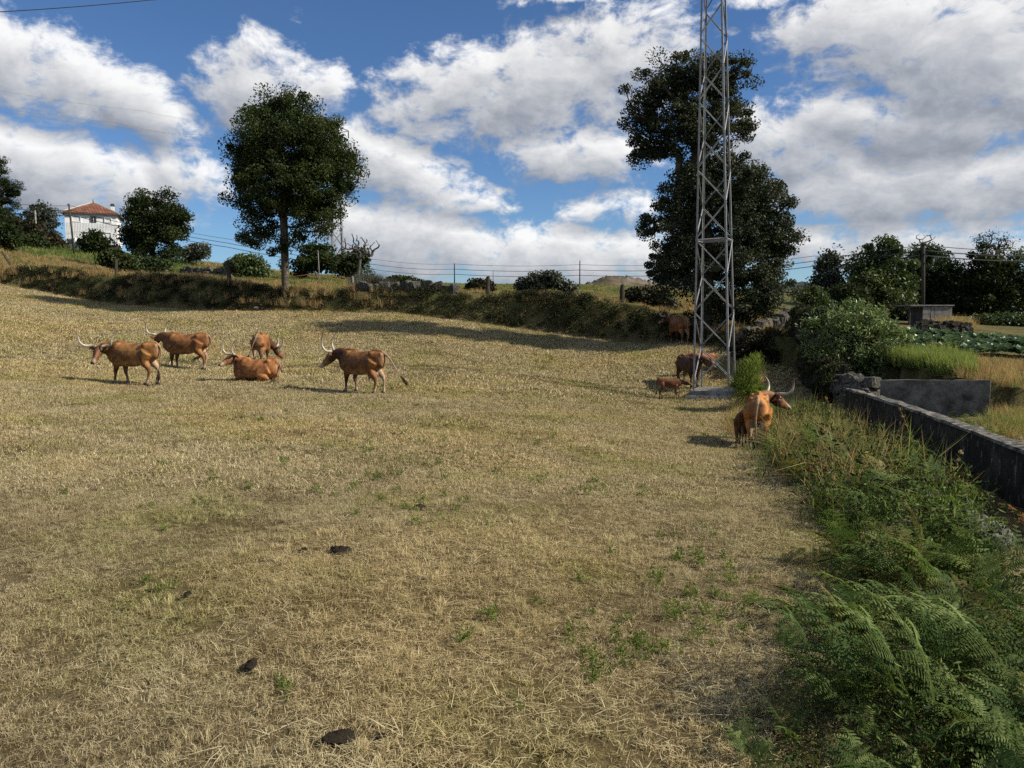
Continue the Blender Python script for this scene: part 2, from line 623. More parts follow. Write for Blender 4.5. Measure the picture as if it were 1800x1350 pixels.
M['fern_dry'] = leafy('bracken_dry', [(0.0, (0.12, 0.05, 0.015)), (0.5, (0.28, 0.13, 0.035)), (1.0, (0.42, 0.24, 0.08))], 0.35, 0.7, 0.2)
M['cabbage'] = leafy('cabbage_leaf', [(0.0, (0.05, 0.09, 0.05)), (0.5, (0.10, 0.16, 0.09)), (1.0, (0.25, 0.32, 0.2))], 0.25, 0.4, 0.4)
M['bark'] = mat_mottle('bark', [(0.3, (0.03, 0.025, 0.018)), (0.5, (0.09, 0.075, 0.055)), (0.7, (0.17, 0.15, 0.115))], 5, 0.95, 0.05, 0.03)
M['dead_wood'] = mat_mottle('dead_wood', [(0.3, (0.05, 0.045, 0.04)), (0.6, (0.13, 0.12, 0.105))], 5, 0.9, 0.1, 0.01)
M['post'] = mat_mottle('weathered_post', [(0.3, (0.03, 0.026, 0.02)), (0.6, (0.085, 0.075, 0.06))], 12, 0.95, 0.05, 0.01)
M['pole'] = mat_mottle('concrete_pole', [(0.3, (0.16, 0.15, 0.135)), (0.6, (0.30, 0.285, 0.26))], 6, 0.9, 0.1, 0.005)
M['wire'] = mat_plain('cable', (0.03, 0.03, 0.033), 0.5, 0.3)
M['steel'] = mat_mottle('galvanised_steel', [(0.3, (0.19, 0.19, 0.185)), (0.55, (0.29, 0.29, 0.285)), (0.75, (0.38, 0.38, 0.37))], 7, 0.6, 0.4, 0.0)
M['concrete'] = mat_mottle('pale_concrete', [(0.3, (0.26, 0.25, 0.22)), (0.5, (0.40, 0.385, 0.345)), (0.7, (0.52, 0.50, 0.45))], 5, 0.92, 0.1, 0.012)
M['stone'] = mat_mottle('granite', [(0.34, (0.028, 0.027, 0.018)), (0.5, (0.085, 0.078, 0.064)), (0.64, (0.20, 0.19, 0.165)), (0.75, (0.36, 0.35, 0.31))], 3.2, 0.92, 0.1, 0.02)
M['dung'] = mat_mottle('dung', [(0.3, (0.014, 0.011, 0.007)), (0.55, (0.040, 0.030, 0.019)), (0.7, (0.085, 0.066, 0.042))], 9, 0.9, 0.15, 0.02)


# ------------------------------------------------------------------ the ground sheet
def build_ground():
    rs = [0.3]
    while rs[-1] < 7000:
        r = rs[-1]
        if 27 < r < 58:
            st = 0.38
        elif r < 27:
            st = max(0.12, 0.02 * r)
        else:
            st = 0.028 * r
        rs.append(r + st)
    rs = np.array(rs)
    th = np.concatenate([np.arange(-42, 42, 0.35), np.arange(42, 318, 4.0)])
    th = np.radians(th)
    T, Rr = np.meshgrid(th, rs)
    x, y = Rr * np.sin(T), Rr * np.cos(T)
    z = ground(x, y)
    v = np.stack([x, y, z], -1).reshape(-1, 3)
    n = len(th)
    i, k = np.meshgrid(np.arange(len(rs) - 1), np.arange(n), indexing='ij')
    k2 = (k + 1) % n
    f = np.stack([i * n + k, (i + 1) * n + k, (i + 1) * n + k2, i * n + k2], -1).reshape(-1, 4)
    v = np.vstack([v, [[0, 0, gz(0, 0)]]])
    me = new_mesh('ground', v, f, [M['ground']], True)
    bd = bank_dist(v[:, 0], v[:, 1])
    r = np.hypot(v[:, 0], v[:, 1])
    green = np.clip(sstep(bd, -0.3, 0.6) * 0.75 + sstep(r, 55, 90) * 0.5 + sstep(v[:, 0] - 7.5, 0, 3) * sstep(v[:, 1], 22, 27) * 0.6, 0, 1)
    attr(me, 'green', green)
    o = tag(obj('ground', me), 'dry grazed pasture and the rising land beyond it', kind='structure')
    return o


build_ground()


# distant ground that rises behind the plateau and behind the lane
def far_hill(name, label, prof, d, depth, mat, seed):
    """prof: (u, v) skyline in the photograph; a rounded ridge with real depth"""
    rg = np.random.default_rng(seed)
    us = np.linspace(prof[0][0], prof[-1][0], 60)
    vs = np.interp(us, [p[0] for p in prof], [p[1] for p in prof]) + rg.normal(0, 0.35, 60)
    rows = []
    for j, s in enumerate(np.linspace(-1, 1, 13)):
        row = []
        for u, v in zip(us, vs):
            top = P(u, v, d)
            g = gz(top.x, d + s * depth) - 1.0
            h = max(0.0, top.z - g) * max(0.0, 1 - s * s) ** 0.8
            row.append((top.x * (d + s * depth) / d, d + s * depth, g + h + rg.normal(0, 0.012 * depth * (1 - s * s))))
        rows.append(row)
    v = np.array(rows).reshape(-1, 3)
    n = 60
    i, k = np.meshgrid(np.arange(12), np.arange(n - 1), indexing='ij')
    f = np.stack([i * n + k, (i + 1) * n + k, (i + 1) * n + k + 1, i * n + k + 1], -1).reshape(-1, 4)[:, ::-1]
    return tag(obj(name, new_mesh(name, v, f, [mat], True)), label, kind='structure')


M['moor'] = mat_mottle('moorland', [(0.3, (0.05, 0.05, 0.03)), (0.5, (0.13, 0.105, 0.07)), (0.7, (0.24, 0.20, 0.16))], 0.06, 0.95, 0.05, 0)
M['wooded'] = mat_mottle('wooded_slope', [(0.3, (0.02, 0.03, 0.03)), (0.6, (0.05, 0.06, 0.05))], 0.03, 0.95, 0.05, 0)
far_hill('hill', 'low bare brown hill on the skyline behind the plateau', [(1015, 503), (1040, 497), (1060, 488), (1075, 485), (1095, 488), (1105, 487), (1125, 491), (1150, 497), (1190, 503)], 560, 60, M['moor'], 3)
far_hill('hill', 'dark wooded ridge far beyond the lane', [(1300, 512), (1350, 502), (1400, 498), (1440, 496), (1480, 500), (1600, 505), (1800, 512), (1950, 520)], 1500, 180, M['wooded'], 4)

# ------------------------------------------------------------------ scattering (one object per kind of ground cover)
def scatter(name, label, pts, rot, scale, idx, protos, cat=None):
    col = D.collections.new(name + '_shapes')
    for i, me in enumerate(protos):
        o = D.objects.new('%s_shape_%02d' % (name, i), me)
        col.objects.link(o)
    me = new_mesh(name, pts, [])
    attr(me, 'rot', rot, 'FLOAT_VECTOR')
    attr(me, 'scl', scale, 'FLOAT_VECTOR' if np.ndim(scale) == 2 else 'FLOAT')
    a = me.attributes.new('idx', 'INT', 'POINT')
    a.data.foreach_set('value', np.asarray(idx, dtype=np.int32))
    o = obj(name, me)
    g = D.node_groups.new(name, 'GeometryNodeTree')
    g.interface.new_socket('Geometry', in_out='INPUT', socket_type='NodeSocketGeometry')
    g.interface.new_socket('Geometry', in_out='OUTPUT', socket_type='NodeSocketGeometry')
    nn, ll = g.nodes.new, g.links.new
    gi, go = nn('NodeGroupInput'), nn('NodeGroupOutput')
    ci = nn('GeometryNodeCollectionInfo')
    ci.inputs['Collection'].default_value = col
    ci.inputs['Separate Children'].default_value = True
    ci.inputs['Reset Children'].default_value = True
    ip = nn('GeometryNodeInstanceOnPoints')
    ip.inputs['Pick Instance'].default_value = True

    def named(nm, ty):
        nd = nn('GeometryNodeInputNamedAttribute')
        nd.data_type = ty
        nd.inputs['Name'].default_value = nm
        return nd.outputs['Attribute']
    e2r = nn('FunctionNodeEulerToRotation')
    ll(named('rot', 'FLOAT_VECTOR'), e2r.inputs[0])
    ll(gi.outputs[0], ip.inputs['Points'])
    ll(ci.outputs[0], ip.inputs['Instance'])
    ll(named('idx', 'INT'), ip.inputs['Instance Index'])
    ll(e2r.outputs[0], ip.inputs['Rotation'])
    ll(named('scl', 'FLOAT_VECTOR' if np.ndim(scale) == 2 else 'FLOAT'), ip.inputs['Scale'])
    ll(ip.outputs[0], go.inputs[0])
    md = o.modifiers.new('scatter', 'NODES')
    md.node_group = g
    return tag(o, label, cat, kind='stuff')


def slope_rot(x, y, yaw, k=1.0):
    e = 0.15
    zx = (ground(x + e, y) - ground(x - e, y)) / (2 * e)
    zy = (ground(x, y + e) - ground(x, y - e)) / (2 * e)
    # tilt about world x and y first, then yaw in the local frame is close enough for small slopes
    c, s = np.cos(yaw), np.sin(yaw)
    lx, ly = zx * c + zy * s, -zx * s + zy * c
    return np.stack([np.arctan(ly) * k, -np.arctan(lx) * k, yaw], -1)


def blades(n, radius, hmin, hmax, wmin, wmax, lean, seed, mat, lying=0.0, bend=0.6, tone=(0.15, 0.95), clump=0):
    """n bent grass blades on a disc, three triangles each"""
    g = np.random.default_rng(seed)
    a = g.uniform(0, 2 * np.pi, n)
    r = radius * np.sqrt(g.uniform(0, 1, n))
    c = np.stack([r * np.cos(a), r * np.sin(a), np.zeros(n)], -1)
    if clump:
        cc = np.stack([g.uniform(-radius, radius, clump), g.uniform(-radius, radius, clump), np.zeros(clump)], -1)
        w = g.uniform(0, 1, n) < 0.7
        c[w] = cc[g.integers(0, clump, w.sum())] + np.append(g.normal(0, radius * 0.09, (w.sum(), 2)), np.zeros((w.sum(), 1)), 1)
    h = g.uniform(hmin, hmax, n) * g.uniform(0.6, 1.0, n)
    yaw = g.uniform(0, 2 * np.pi, n)
    ln = np.abs(g.normal(0, lean, n))
    lie = g.uniform(0, 1, n) < lying
    ln[lie] = g.uniform(1.35, 1.56, lie.sum())
    h[lie] *= g.uniform(1.0, 2.2, lie.sum())
    d1 = np.stack([np.cos(yaw) * np.sin(ln), np.sin(yaw) * np.sin(ln), np.cos(ln)], -1)
    ln2 = np.minimum(ln + g.uniform(0, bend, n), 1.75)
    ln2[lie] = g.uniform(1.45, 1.7, lie.sum())
    d2 = np.stack([np.cos(yaw) * np.sin(ln2), np.sin(yaw) * np.sin(ln2), np.cos(ln2)], -1)
    fy = g.uniform(0, 2 * np.pi, n)
    side = np.stack([np.cos(fy), np.sin(fy), np.zeros(n)], -1)
    side[lie] = np.stack([-np.sin(yaw[lie]), np.cos(yaw[lie]), np.zeros(lie.sum())], -1)
    w = g.uniform(wmin, wmax, n)[:, None] * 0.5
    c[lie, 2] += g.uniform(0.005, 0.03, lie.sum())
    m = c + d1 * h[:, None] * 0.55
    tip = m + d2 * h[:, None] * 0.45
    v = np.stack([c - side * w, c + side * w, m - side * w * 0.8, m + side * w * 0.8, tip], 1).reshape(-1, 3)
    b = np.arange(n)[:, None] * 5
    f = np.concatenate([b + [0, 1, 3], b + [0, 3, 2], b + [2, 3, 4]])
    me = new_mesh('blades', v, f, [mat])
    tn = np.clip(g.normal(np.mean(tone), (tone[1] - tone[0]) / 3.4, n), 0, 1)
    tn[lie] = np.clip(tn[lie] + 0.25, 0, 1)
    attr(me, 'tone', np.repeat(tn, 5))
    return me


def sprig(n, radius, height, leaf, seed, mat, up=0.5, aspect=0.45):
    """a low leafy plant: n small leaves spread through a dome"""
    g = np.random.default_rng(seed)
    d = g.normal(0, 1, (n, 3))
    d /= np.linalg.norm(d, axis=1)[:, None]
    d[:, 2] = np.abs(d[:, 2])
    c = d * (g.uniform(0.25, 1, n) ** 0.6)[:, None] * np.array([radius, radius, height])
    return leaves_mesh('sprig', c, g, leaf, mat, aspect, d, up)


def leaves_mesh(name, c, g, size, mat, aspect=0.55, outward=None, outw=0.4, tone=None, droop=0.0):
    n = len(c)
    a = g.normal(0, 1, (n, 3))
    if outward is not None:
        a = a + outward * outw * 2
    a[:, 2] -= droop
    a /= np.linalg.norm(a, axis=1)[:, None]
    b = np.cross(a, g.normal(0, 1, (n, 3)))
    b /= np.linalg.norm(b, axis=1)[:, None] + 1e-9
    nrm = np.cross(a, b)
    L = (size * g.uniform(0.6, 1.25, n))[:, None]
    Wd = L * aspect
    fold = nrm * Wd * 0.22
    v = np.stack([c - a * L * 0.5, c + b * Wd * 0.5 + fold + a * L * 0.08, c + a * L * 0.5, c - b * Wd * 0.5 + fold + a * L * 0.08], 1).reshape(-1, 3)
    q = np.arange(n)[:, None] * 4
    f = np.concatenate([q + [0, 1, 2], q + [0, 2, 3]])
    me = new_mesh(name, v, f, [mat])
    tn = np.clip(g.normal(0.5, 0.2, n) if tone is None else tone + g.normal(0, 0.13, n), 0, 1)
    attr(me, 'tone', np.repeat(tn, 4))
    return me


def in_poly(x, y, poly):
    inside = np.zeros(x.shape, bool)
    n = len(poly)
    j = n - 1
    for i in range(n):
        xi, yi, xj, yj = poly[i][0], poly[i][1], poly[j][0], poly[j][1]
        c = ((yi > y) != (yj > y)) & (x < (xj - xi) * (y - yi) / (yj - yi + 1e-12) + xi)
        inside ^= c
        j = i
    return inside


def area_points(x0, x1, y0, y1, dens, g):
    n = g.poisson((x1 - x0) * (y1 - y0) * dens)
    return g.uniform(x0, x1, n), g.uniform(y0, y1, n)


# bracken ground: the strip along the right of the field
FERN_PX = [(1372, 735), (1392, 800), (1448, 880), (1505, 965), (1470, 1060), (1375, 1165), (1295, 1349)]
FERN_PX_R = [(1800, 1120), (1720, 1000), (1665, 960), (1680, 900), (1600, 856), (1500, 800), (1430, 742), (1390, 728)]
FERN = [tuple(hit(u, v)[:2]) for u, v in FERN_PX]
FERN += [(FERN[-1][0] + 0.35, 2.4), (5.2, 2.4), (5.2, 5.2)] + [tuple(hit(u, v)[:2]) for u, v in FERN_PX_R]

# pixel line of the concrete channel, near end to far end, then its world course
CHAN_PX = [(2050, 1010, 6.6), (1900, 935, 7.8), (1800, 884, 9.1), (1700, 836, 10.9), (1620, 800, 13.0), (1555, 770, 15.6), (1510, 752, 17.8), (1487, 742, 19.6)]
CHAN = [onground(u, d) for u, v, d in CHAN_PX]


def build_grass():
    g = np.random.default_rng(11)
    near = [blades(460, 0.22, 0.018, 0.058, 0.0016, 0.0036, 0.5, 100 + i, M['dry_grass'], 0.20, 0.8, (0.0, 0.9), 7) for i in range(6)]
    tuft = [blades(190, 0.12, 0.04, 0.12, 0.0016, 0.0036, 0.45, 120 + i, M['dry_grass'], 0.12, 0.9, (0.25, 1.0), 4) for i in range(3)]
    straw = [blades(24, 0.30, 0.07, 0.13, 0.002, 0.004, 0.5, 130 + i, M['dry_grass'], 0.9, 0.5, (0.7, 1.0)) for i in range(3)]
    mid = [blades(340, 0.42, 0.03, 0.085, 0.005, 0.010, 0.55, 140 + i, M['dry_grass'], 0.25, 0.8, (0.05, 0.95), 9) for i in range(6)]
    far = [blades(380, 0.85, 0.04, 0.11, 0.012, 0.024, 0.55, 160 + i, M['dry_grass'], 0.2, 0.8, (0.05, 0.95), 12) for i in range(5)]
    protos = near + tuft + straw + mid + far
    X, Y, I, Sc = [], [], [], []

    def layer(y0, y1, dens, lo, n, smin, smax, prob=None):
        xm = 0.78 * y1 + 1.0
        x, y = area_points(-xm, xm, y0, y1, dens, g)
        k = np.abs(x) < 0.78 * y + 1.0
        if prob is not None:
            k &= g.uniform(0, 1, len(x)) < prob(x, y)
        X.append(x[k]); Y.append(y[k]); I.append(lo + g.integers(0, n, k.sum())); Sc.append(g.uniform(smin, smax, k.sum()))
    lowf = lambda x, y: 0.5 + 0.5 * np.sin(x * 1.9 + 2 * np.sin(y * 0.7)) * np.sin(y * 1.3 + np.sin(x))
    layer(2.2, 10.5, 42, 0, 6, 0.8, 1.25)
    layer(2.2, 12, 9, 6, 3, 0.7, 1.3, lowf)
    layer(2.2, 11, 7, 9, 3, 0.8, 1.4, lambda x, y: 0.35 + 0.65 * np.exp(-((x - 1.1) ** 2 + (y - 4.0) ** 2) / 0.9))
    layer(9.5, 24, 17, 12, 6, 0.8, 1.25)
    layer(12, 30, 3, 6, 3, 1.0, 1.8, lowf)
    layer(22, 52, 5.5, 18, 5, 0.8, 1.3)
    x, y = np.concatenate(X), np.concatenate(Y)
    idx, sc = np.concatenate(I), np.concatenate(Sc)
    bd = bank_dist(x, y)
    keep = (bd < 0.1)
    inf = in_poly(x, y, FERN)
    keep &= ~inf | (g.uniform(0, 1, len(x)) < 0.25)
    for a, b in zip(CHAN[:-1], CHAN[1:]):          # not inside the channel wall
        ab = b - a
        t = np.clip(((x - a.x) * ab.x + (y - a.y) * ab.y) / (ab.x ** 2 + ab.y ** 2), 0, 1)
        keep &= np.hypot(x - a.x - t * ab.x, y - a.y - t * ab.y) > 0.45
    garden = (x > 9.5) & (y > 21)
    keep &= ~garden
    x, y, idx, sc = x[keep], y[keep], idx[keep], sc[keep]
    # grazed thin patches
    thin0 = np.sin(x * 1.35 + 2.1 * np.sin(y * 0.83 + 0.4) + 0.8) * np.sin(y * 1.1 + 1.7 * np.sin(x * 0.71)) + 0.6 * np.sin(x * 3.1 + 1.9 * np.sin(y * 2.3)) * np.sin(y * 2.7 + x)
    keep = (thin0 > -0.65) | (g.uniform(0, 1, len(x)) < 0.65)
    x, y, idx, sc = x[keep], y[keep], idx[keep], sc[keep]
    thin = np.sin(x * 0.9 + 1.5 * np.sin(y * 0.55)) * np.sin(y * 0.8 + np.sin(x * 0.6))
    sc = sc * (1 + 0.22 * thin)
    z = ground(x, y) - 0.004
    pts = np.stack([x, y, z], -1)
    scatter('grass', 'short dry straw-coloured grass covering the whole field', pts, slope_rot(x, y, g.uniform(0, 6.283, len(x))), sc, idx, protos, 'grass')


build_grass()


def build_weeds():
    g = np.random.default_rng(5)
    protos = []
    for i in range(4):
        n = 46
        st = g.integers(3, 7)
        sx = g.normal(0, 0.035, (st, 2))
        k = g.integers(0, st, n)
        hh = g.uniform(0.02, 0.16, n)
        c = np.stack([sx[k, 0] + g.normal(0, 0.014, n), sx[k, 1] + g.normal(0, 0.014, n), hh * (0.6 + 0.4 * (k % 3) / 2)], -1)
        out = np.stack([np.cos(hh * 300 + k), np.sin(hh * 300 + k), np.full(n, 0.6)], -1)
        protos.append(leaves_mesh('weed', c, g, 0.042, M['weed'], 0.34, out, 0.8, g.uniform(0.4, 0.8)))
    px = []
    for (u, v, su, sv, n) in [(1120, 1120, 60, 45, 16), (1210, 980, 40, 40, 14), (1300, 1050, 25, 20, 6), (1230, 1110, 30, 20, 8), (820, 790, 160, 45, 40), (460, 800, 90, 35, 16), (1080, 870, 40, 15, 10), (680, 850, 120, 25, 14),
                              (1120, 690, 60, 12, 26), (900, 700, 200, 20, 26), (270, 885, 60, 15, 6), (275, 1010, 12, 22, 3), (600, 860, 60, 20, 6), (800, 915, 50, 12, 5), (730, 715, 200, 20, 20), (1085, 1145, 10, 20, 2), (510, 1225, 30, 8, 2), (1200, 760, 60, 20, 10), (950, 1050, 300, 90, 10)]:
        for _ in range(n):
            px.append((g.normal(u, su), g.normal(v, sv)))
    pts = [hit(u, v) for u, v in px if 640 < v < 1345 and u < 1400]
    pts = np.array([tuple(p) for p in pts])
    pts = np.repeat(pts, 2, 0)
    off = g.normal(0, 0.07, (len(pts), 2))
    pts[:, :2] += off
    pts[:, 2] = ground(pts[:, 0], pts[:, 1])
    n = len(pts)
    scatter('weeds', 'small bright green weeds sprouting here and there in the dry grass', pts, np.stack([g.normal(0, .15, n), g.normal(0, .15, n), g.uniform(0, 6.28, n)], -1),
            g.uniform(0.4, 0.95, n), g.integers(0, 4, n), protos, 'weeds')


build_weeds()


def build_bank_cover():
    """scrub on the face of the bank, tall dry grass and green herbs on the land above it"""
    g = np.random.default_rng(23)
    sc_p = [sprig(150, 0.38, 0.42, 0.09, 200 + i, M['scrub_leaf'], 0.3) for i in range(5)]
    sc_p += [sprig(120, 0.36, 0.42, 0.085, 210 + i, M['dark_leaf'], 0.3) for i in range(2)]
    x, y = area_points(-46, 14, 28, 58, 7.0, g)
    x2, y2 = area_points(-46, 14, 28, 58, 14.0, g)
    x, y = np.concatenate([x, x2]), np.concatenate([y, y2])
    bd = bank_dist(x, y)
    u = CX + F * x / y
    k = (bd > 0.1) & (bd < 1.35 + 0.4 * np.sin(x * 0.8)) & (u > -60) & (u < 1440)
    x, y = x[k], y[k]
    z = ground(x, y) - 0.05
    n = len(x)
    idx = g.integers(0, 5, n)
    dk = g.uniform(0, 1, n) < 0.5
    idx[dk] = 5 + g.integers(0, 2, dk.sum())
    scatter('bank_scrub', 'dark tangled scrub and bramble covering the face of the field bank', np.stack([x, y, z], -1),
            np.stack([g.normal(0, .2, n), g.normal(0, .2, n), g.uniform(0, 6.28, n)], -1), g.uniform(0.5, 1.15, n), idx, sc_p, 'scrub')
    # tall dry grass
    tall = [blades(150, 0.38, 0.25, 0.62, 0.006, 0.014, 0.30, 230 + i, M['tall_dry'], 0.05, 0.9, (0.1, 0.95), 6) for i in range(5)]
    x, y = area_points(-62, 14, 29, 66, 4.2, g)
    bd = bank_dist(x, y)
    u = CX + F * x / y
    pr = np.where(u < 420, 1.0, np.where(u < 690, 1.0, np.where(u < 1150, 0.4, 0.9)))
    pr = pr * np.exp(-np.maximum(bd - 3, 0) / np.where(u < 300, 7, 2.5))
    k = (bd > 0.25) & (u > -80) & (u < 1430) & (g.uniform(0, 1, len(x)) < pr)
    xa, ya = x[k], y[k]
    # foot of the bank and around the pylon and lane
    x, y = area_points(-46, 14, 28, 52, 3.0, g)
    bd = bank_dist(x, y)
    k = (np.abs(bd) < 0.35) & (g.uniform(0, 1, len(x)) < 0.6)
    xs, ys = np.concatenate([xa, x[k]]), np.concatenate([ya, y[k]])
    ux = CX + F * xs / ys
    ss = g.uniform(0.6, 1.25, len(xs)) * np.where(bank_dist(xs, ys) < 0.3, 0.5, 1.0) * np.where((ux > 690) & (ux < 1200), 0.6, 1.0)
    n = len(xs)
    scatter('tall_dry_grass', 'tall brown dry grass standing along the top of the field bank', np.stack([xs, ys, ground(xs, ys) - 0.02], -1),
            np.stack([g.normal(0, .12, n), g.normal(0, .12, n), g.uniform(0, 6.28, n)], -1), ss, g.integers(0, 5, n), tall, 'grass')
    # green and mixed herbage further up
    herb = [blades(150, 0.8, 0.18, 0.5, 0.02, 0.045, 0.45, 250 + i, M['fresh_grass'], 0.0, 0.8, (0.0, 0.85), 8) for i in range(3)]
    herb += [blades(150, 0.8, 0.12, 0.4, 0.02, 0.04, 0.45, 260 + i, M['tall_dry'], 0.0, 0.8, (0.2, 0.9), 8) for i in range(2)]
    xs, ys = [], []
    for (x0, x1, y0, y1, dn) in [(-90, 20, 41, 100, 0.9), (-110, -20, 90, 140, 0.35), (-40, 40, 95, 190, 0.12)]:
        x, y = area_points(x0, x1, y0, y1, dn, g)
        k = (bank_dist(x, y) > 1.6)
        xs.append(x[k]); ys.append(y[k])
    x, y = np.concatenate(xs), np.concatenate(ys)
    n = len(x)
    u = CX + F * x / y
    gp = np.where(u < 330, 0.85, 0.5)
    idx = np.where(g.uniform(0, 1, n) < gp, g.integers(0, 3, n), 3 + g.integers(0, 2, n))
    scl = g.uniform(0.7, 1.3, n) * np.where(y > 90, 1.6, 1.0) * np.where(u > 650, 0.55, 1.0)
    scatter('herbage', 'rough green and straw grass on the rising land above the bank', np.stack([x, y, ground(x, y) - 0.03], -1),
            np.stack([np.zeros(n), np.zeros(n), g.uniform(0, 6.28, n)], -1), scl, idx, herb, 'grass')


build_bank_cover()

# ------------------------------------------------------------------ trees
def branch_net(trunk, tips, g, r_tip, r_base, wander=0.12, power=0.5):
    """grow limbs from a trunk polyline to every tip; returns a list of (points, radii)"""
    nodes = [Vector(p) for p in trunk]
    par = [-1] + list(range(len(trunk) - 1))
    lo = max(1, int(len(trunk) * 0.4))
    order = sorted(tips, key=lambda p: min((p - q).length for q in nodes[lo:]))
    arr = np.array([tuple(q) for q in nodes])
    leafs = []
    for tip in order:
        t = np.array(tuple(tip))
        dd = np.linalg.norm(arr - t, axis=1) + 0.7 * np.maximum(0, arr[:, 2] - t[2])
        dd[:lo] = 1e9
        i = int(np.argmin(dd))
        a = nodes[i]
        L = (tip - a).length
        if L < 1e-3:
            continue
        segs = max(2, min(6, int(L / 0.5)))
        last = i
        sag = Vector((0, 0, L * 0.12))
        for s in range(1, segs + 1):
            f = s / segs
            p = a.lerp(tip, f) - sag * math.sin(math.pi * f) * 0.9
            if s < segs:
                p += Vector(g.normal(0, wander * L / segs, 3).tolist())
            nodes.append(p)
            par.append(last)
            last = len(nodes) - 1
        arr = np.array([tuple(q) for q in nodes])
        leafs.append(last)
    cnt = np.zeros(len(nodes))
    for i in leafs:
        j = i
        while j >= 0:
            cnt[j] += 1
            j = par[j]
    cnt = np.maximum(cnt, 0.6)
    rr = np.minimum(r_tip * cnt ** power, r_base)
    for i in range(len(trunk)):                    # trunk keeps its own taper
        f = i / max(1, len(trunk) - 1)
        rr[i] = max(rr[i], r_base * (1 - 0.55 * f))
    rr[0] *= 1.25
    kids = {}
    for i, p in enumerate(par):
        kids.setdefault(p, []).append(i)
    paths = []
    stack = [(0, None)]
    while stack:
        i, start = stack.pop()
        pts, rad_ = ([nodes[start], nodes[i]], [min(rr[i] * 1.15, rr[start]), rr[i]]) if start is not None else ([nodes[i]], [rr[i]])
        j = i
        while True:
            ks = kids.get(j, [])
            if not ks:
                break
            ks = sorted(ks, key=lambda k: -cnt[k])
            for k in ks[1:]:
                stack.append((k, j))
            j = ks[0]
            pts.append(nodes[j])
            rad_.append(rr[j])
        paths.append((pts, rad_))
    return paths


def tree(name, label, base, d, blobs, n_clump, n_leaf, leaf, mat, seed, trunk_r=0.25, trunk_pts=None, cat='tree', group=None, sigma=0.34,
         shell=0.5, aspect=0.6, bark=None, droop=0.15, outw=0.35, tip_r=0.018, depth=0.9, squash=0.75, tonejit=0.18):
    """base: (u, v) or u of the foot; blobs: (u, v, ru, rv) crown lobes in the photograph at distance d"""
    g = np.random.default_rng(seed)
    foot = onground(base, d)
    foot.z -= 0.08
    px = d / F
    cs, wts = [], []
    for (u, v, ru, rv, *w) in blobs:
        cs.append((P(u, v, d), ru * px, rv * px))
        wts.append((w[0] if w else 1.0) * ru * rv * (ru * rv) ** 0.25)
    wts = np.array(wts) / sum(wts)
    tips = []
    tries = 0
    minsep = 0.0
    while len(tips) < n_clump and tries < n_clump * 30:
        tries += 1
        c, rx, rz = cs[g.choice(len(cs), p=wts)]
        dv = g.normal(0, 1, 3)
        dv /= np.linalg.norm(dv)
        r = g.uniform(0, 1) ** (shell * 0.6 + 0.1)
        ry = (rx + min(rx, rz)) / 2 * depth
        p = c + Vector((dv[0] * rx * r, dv[1] * ry * r, dv[2] * rz * r))
        if p.z < gz(p.x, p.y) + 0.15:
            continue
        tips.append(p)
    top = max(tips, key=lambda p: p.z)
    if trunk_pts is None:
        cm = sum((c for c, _, _ in cs), Vector()) / len(cs)
        end = Vector((cm.x, cm.y, foot.z + (top.z - foot.z) * 0.62))
        k = 7
        trunk = [foot.lerp(end, i / k) + Vector((g.normal(0, 0.03), g.normal(0, 0.03), 0)) * (i > 0) * (end - foot).length * 0.2 for i in range(k + 1)]
    else:
        trunk = [foot] + [P(u, v, d + dd) for (u, v, dd) in trunk_pts]
        fine = []
        for a, b in zip(trunk[:-1], trunk[1:]):
            for s in range(3):
                fine.append(a.lerp(b, s / 3))
        trunk = fine + [trunk[-1]]
    paths = branch_net(trunk, tips, g, tip_r, trunk_r)
    t = empty(name, foot)
    tag(t, label, cat, group)
    mb = MB()
    for i, (pts, rr) in enumerate(paths):
        mb.tube([p - foot for p in pts], [float(r) for r in rr], 9 if i == 0 else (6 if max(rr) > 0.05 else 4), False)
    obj('trunk', mb.mesh('trunk', bark or M['bark'], smooth=True), t)
    if n_leaf:
        per = max(1, n_leaf // len(tips))
        tp = np.array([tuple(p - foot) for p in tips])
        tone = np.clip(g.normal(0.5, tonejit, len(tips)), 0.05, 0.95)
        rep = np.repeat(np.arange(len(tips)), per)
        sg = sigma * g.uniform(0.45, 1.5, len(tips))
        dv = g.normal(0, 1, (len(rep), 3))
        ln = np.linalg.norm(dv, axis=1)
        dv *= (np.minimum(ln, 1.9) / ln * sg[rep])[:, None]
        # flatten clumps a little so that they read as sprays
        dv[:, 2] *= squash
        c = tp[rep] + dv
        cen = tp.mean(0)
        ow = c - cen
        ow /= np.linalg.norm(ow, axis=1)[:, None] + 1e-6
        zmin = ground(c[:, 0] + foot.x, c[:, 1] + foot.y) - foot.z + 0.05
        ok = c[:, 2] > zmin
        me = leaves_mesh('crown', c[ok], g, leaf, mat, aspect, ow[ok], outw, tone[rep][ok], droop)
        obj('crown', me, t)
    return t


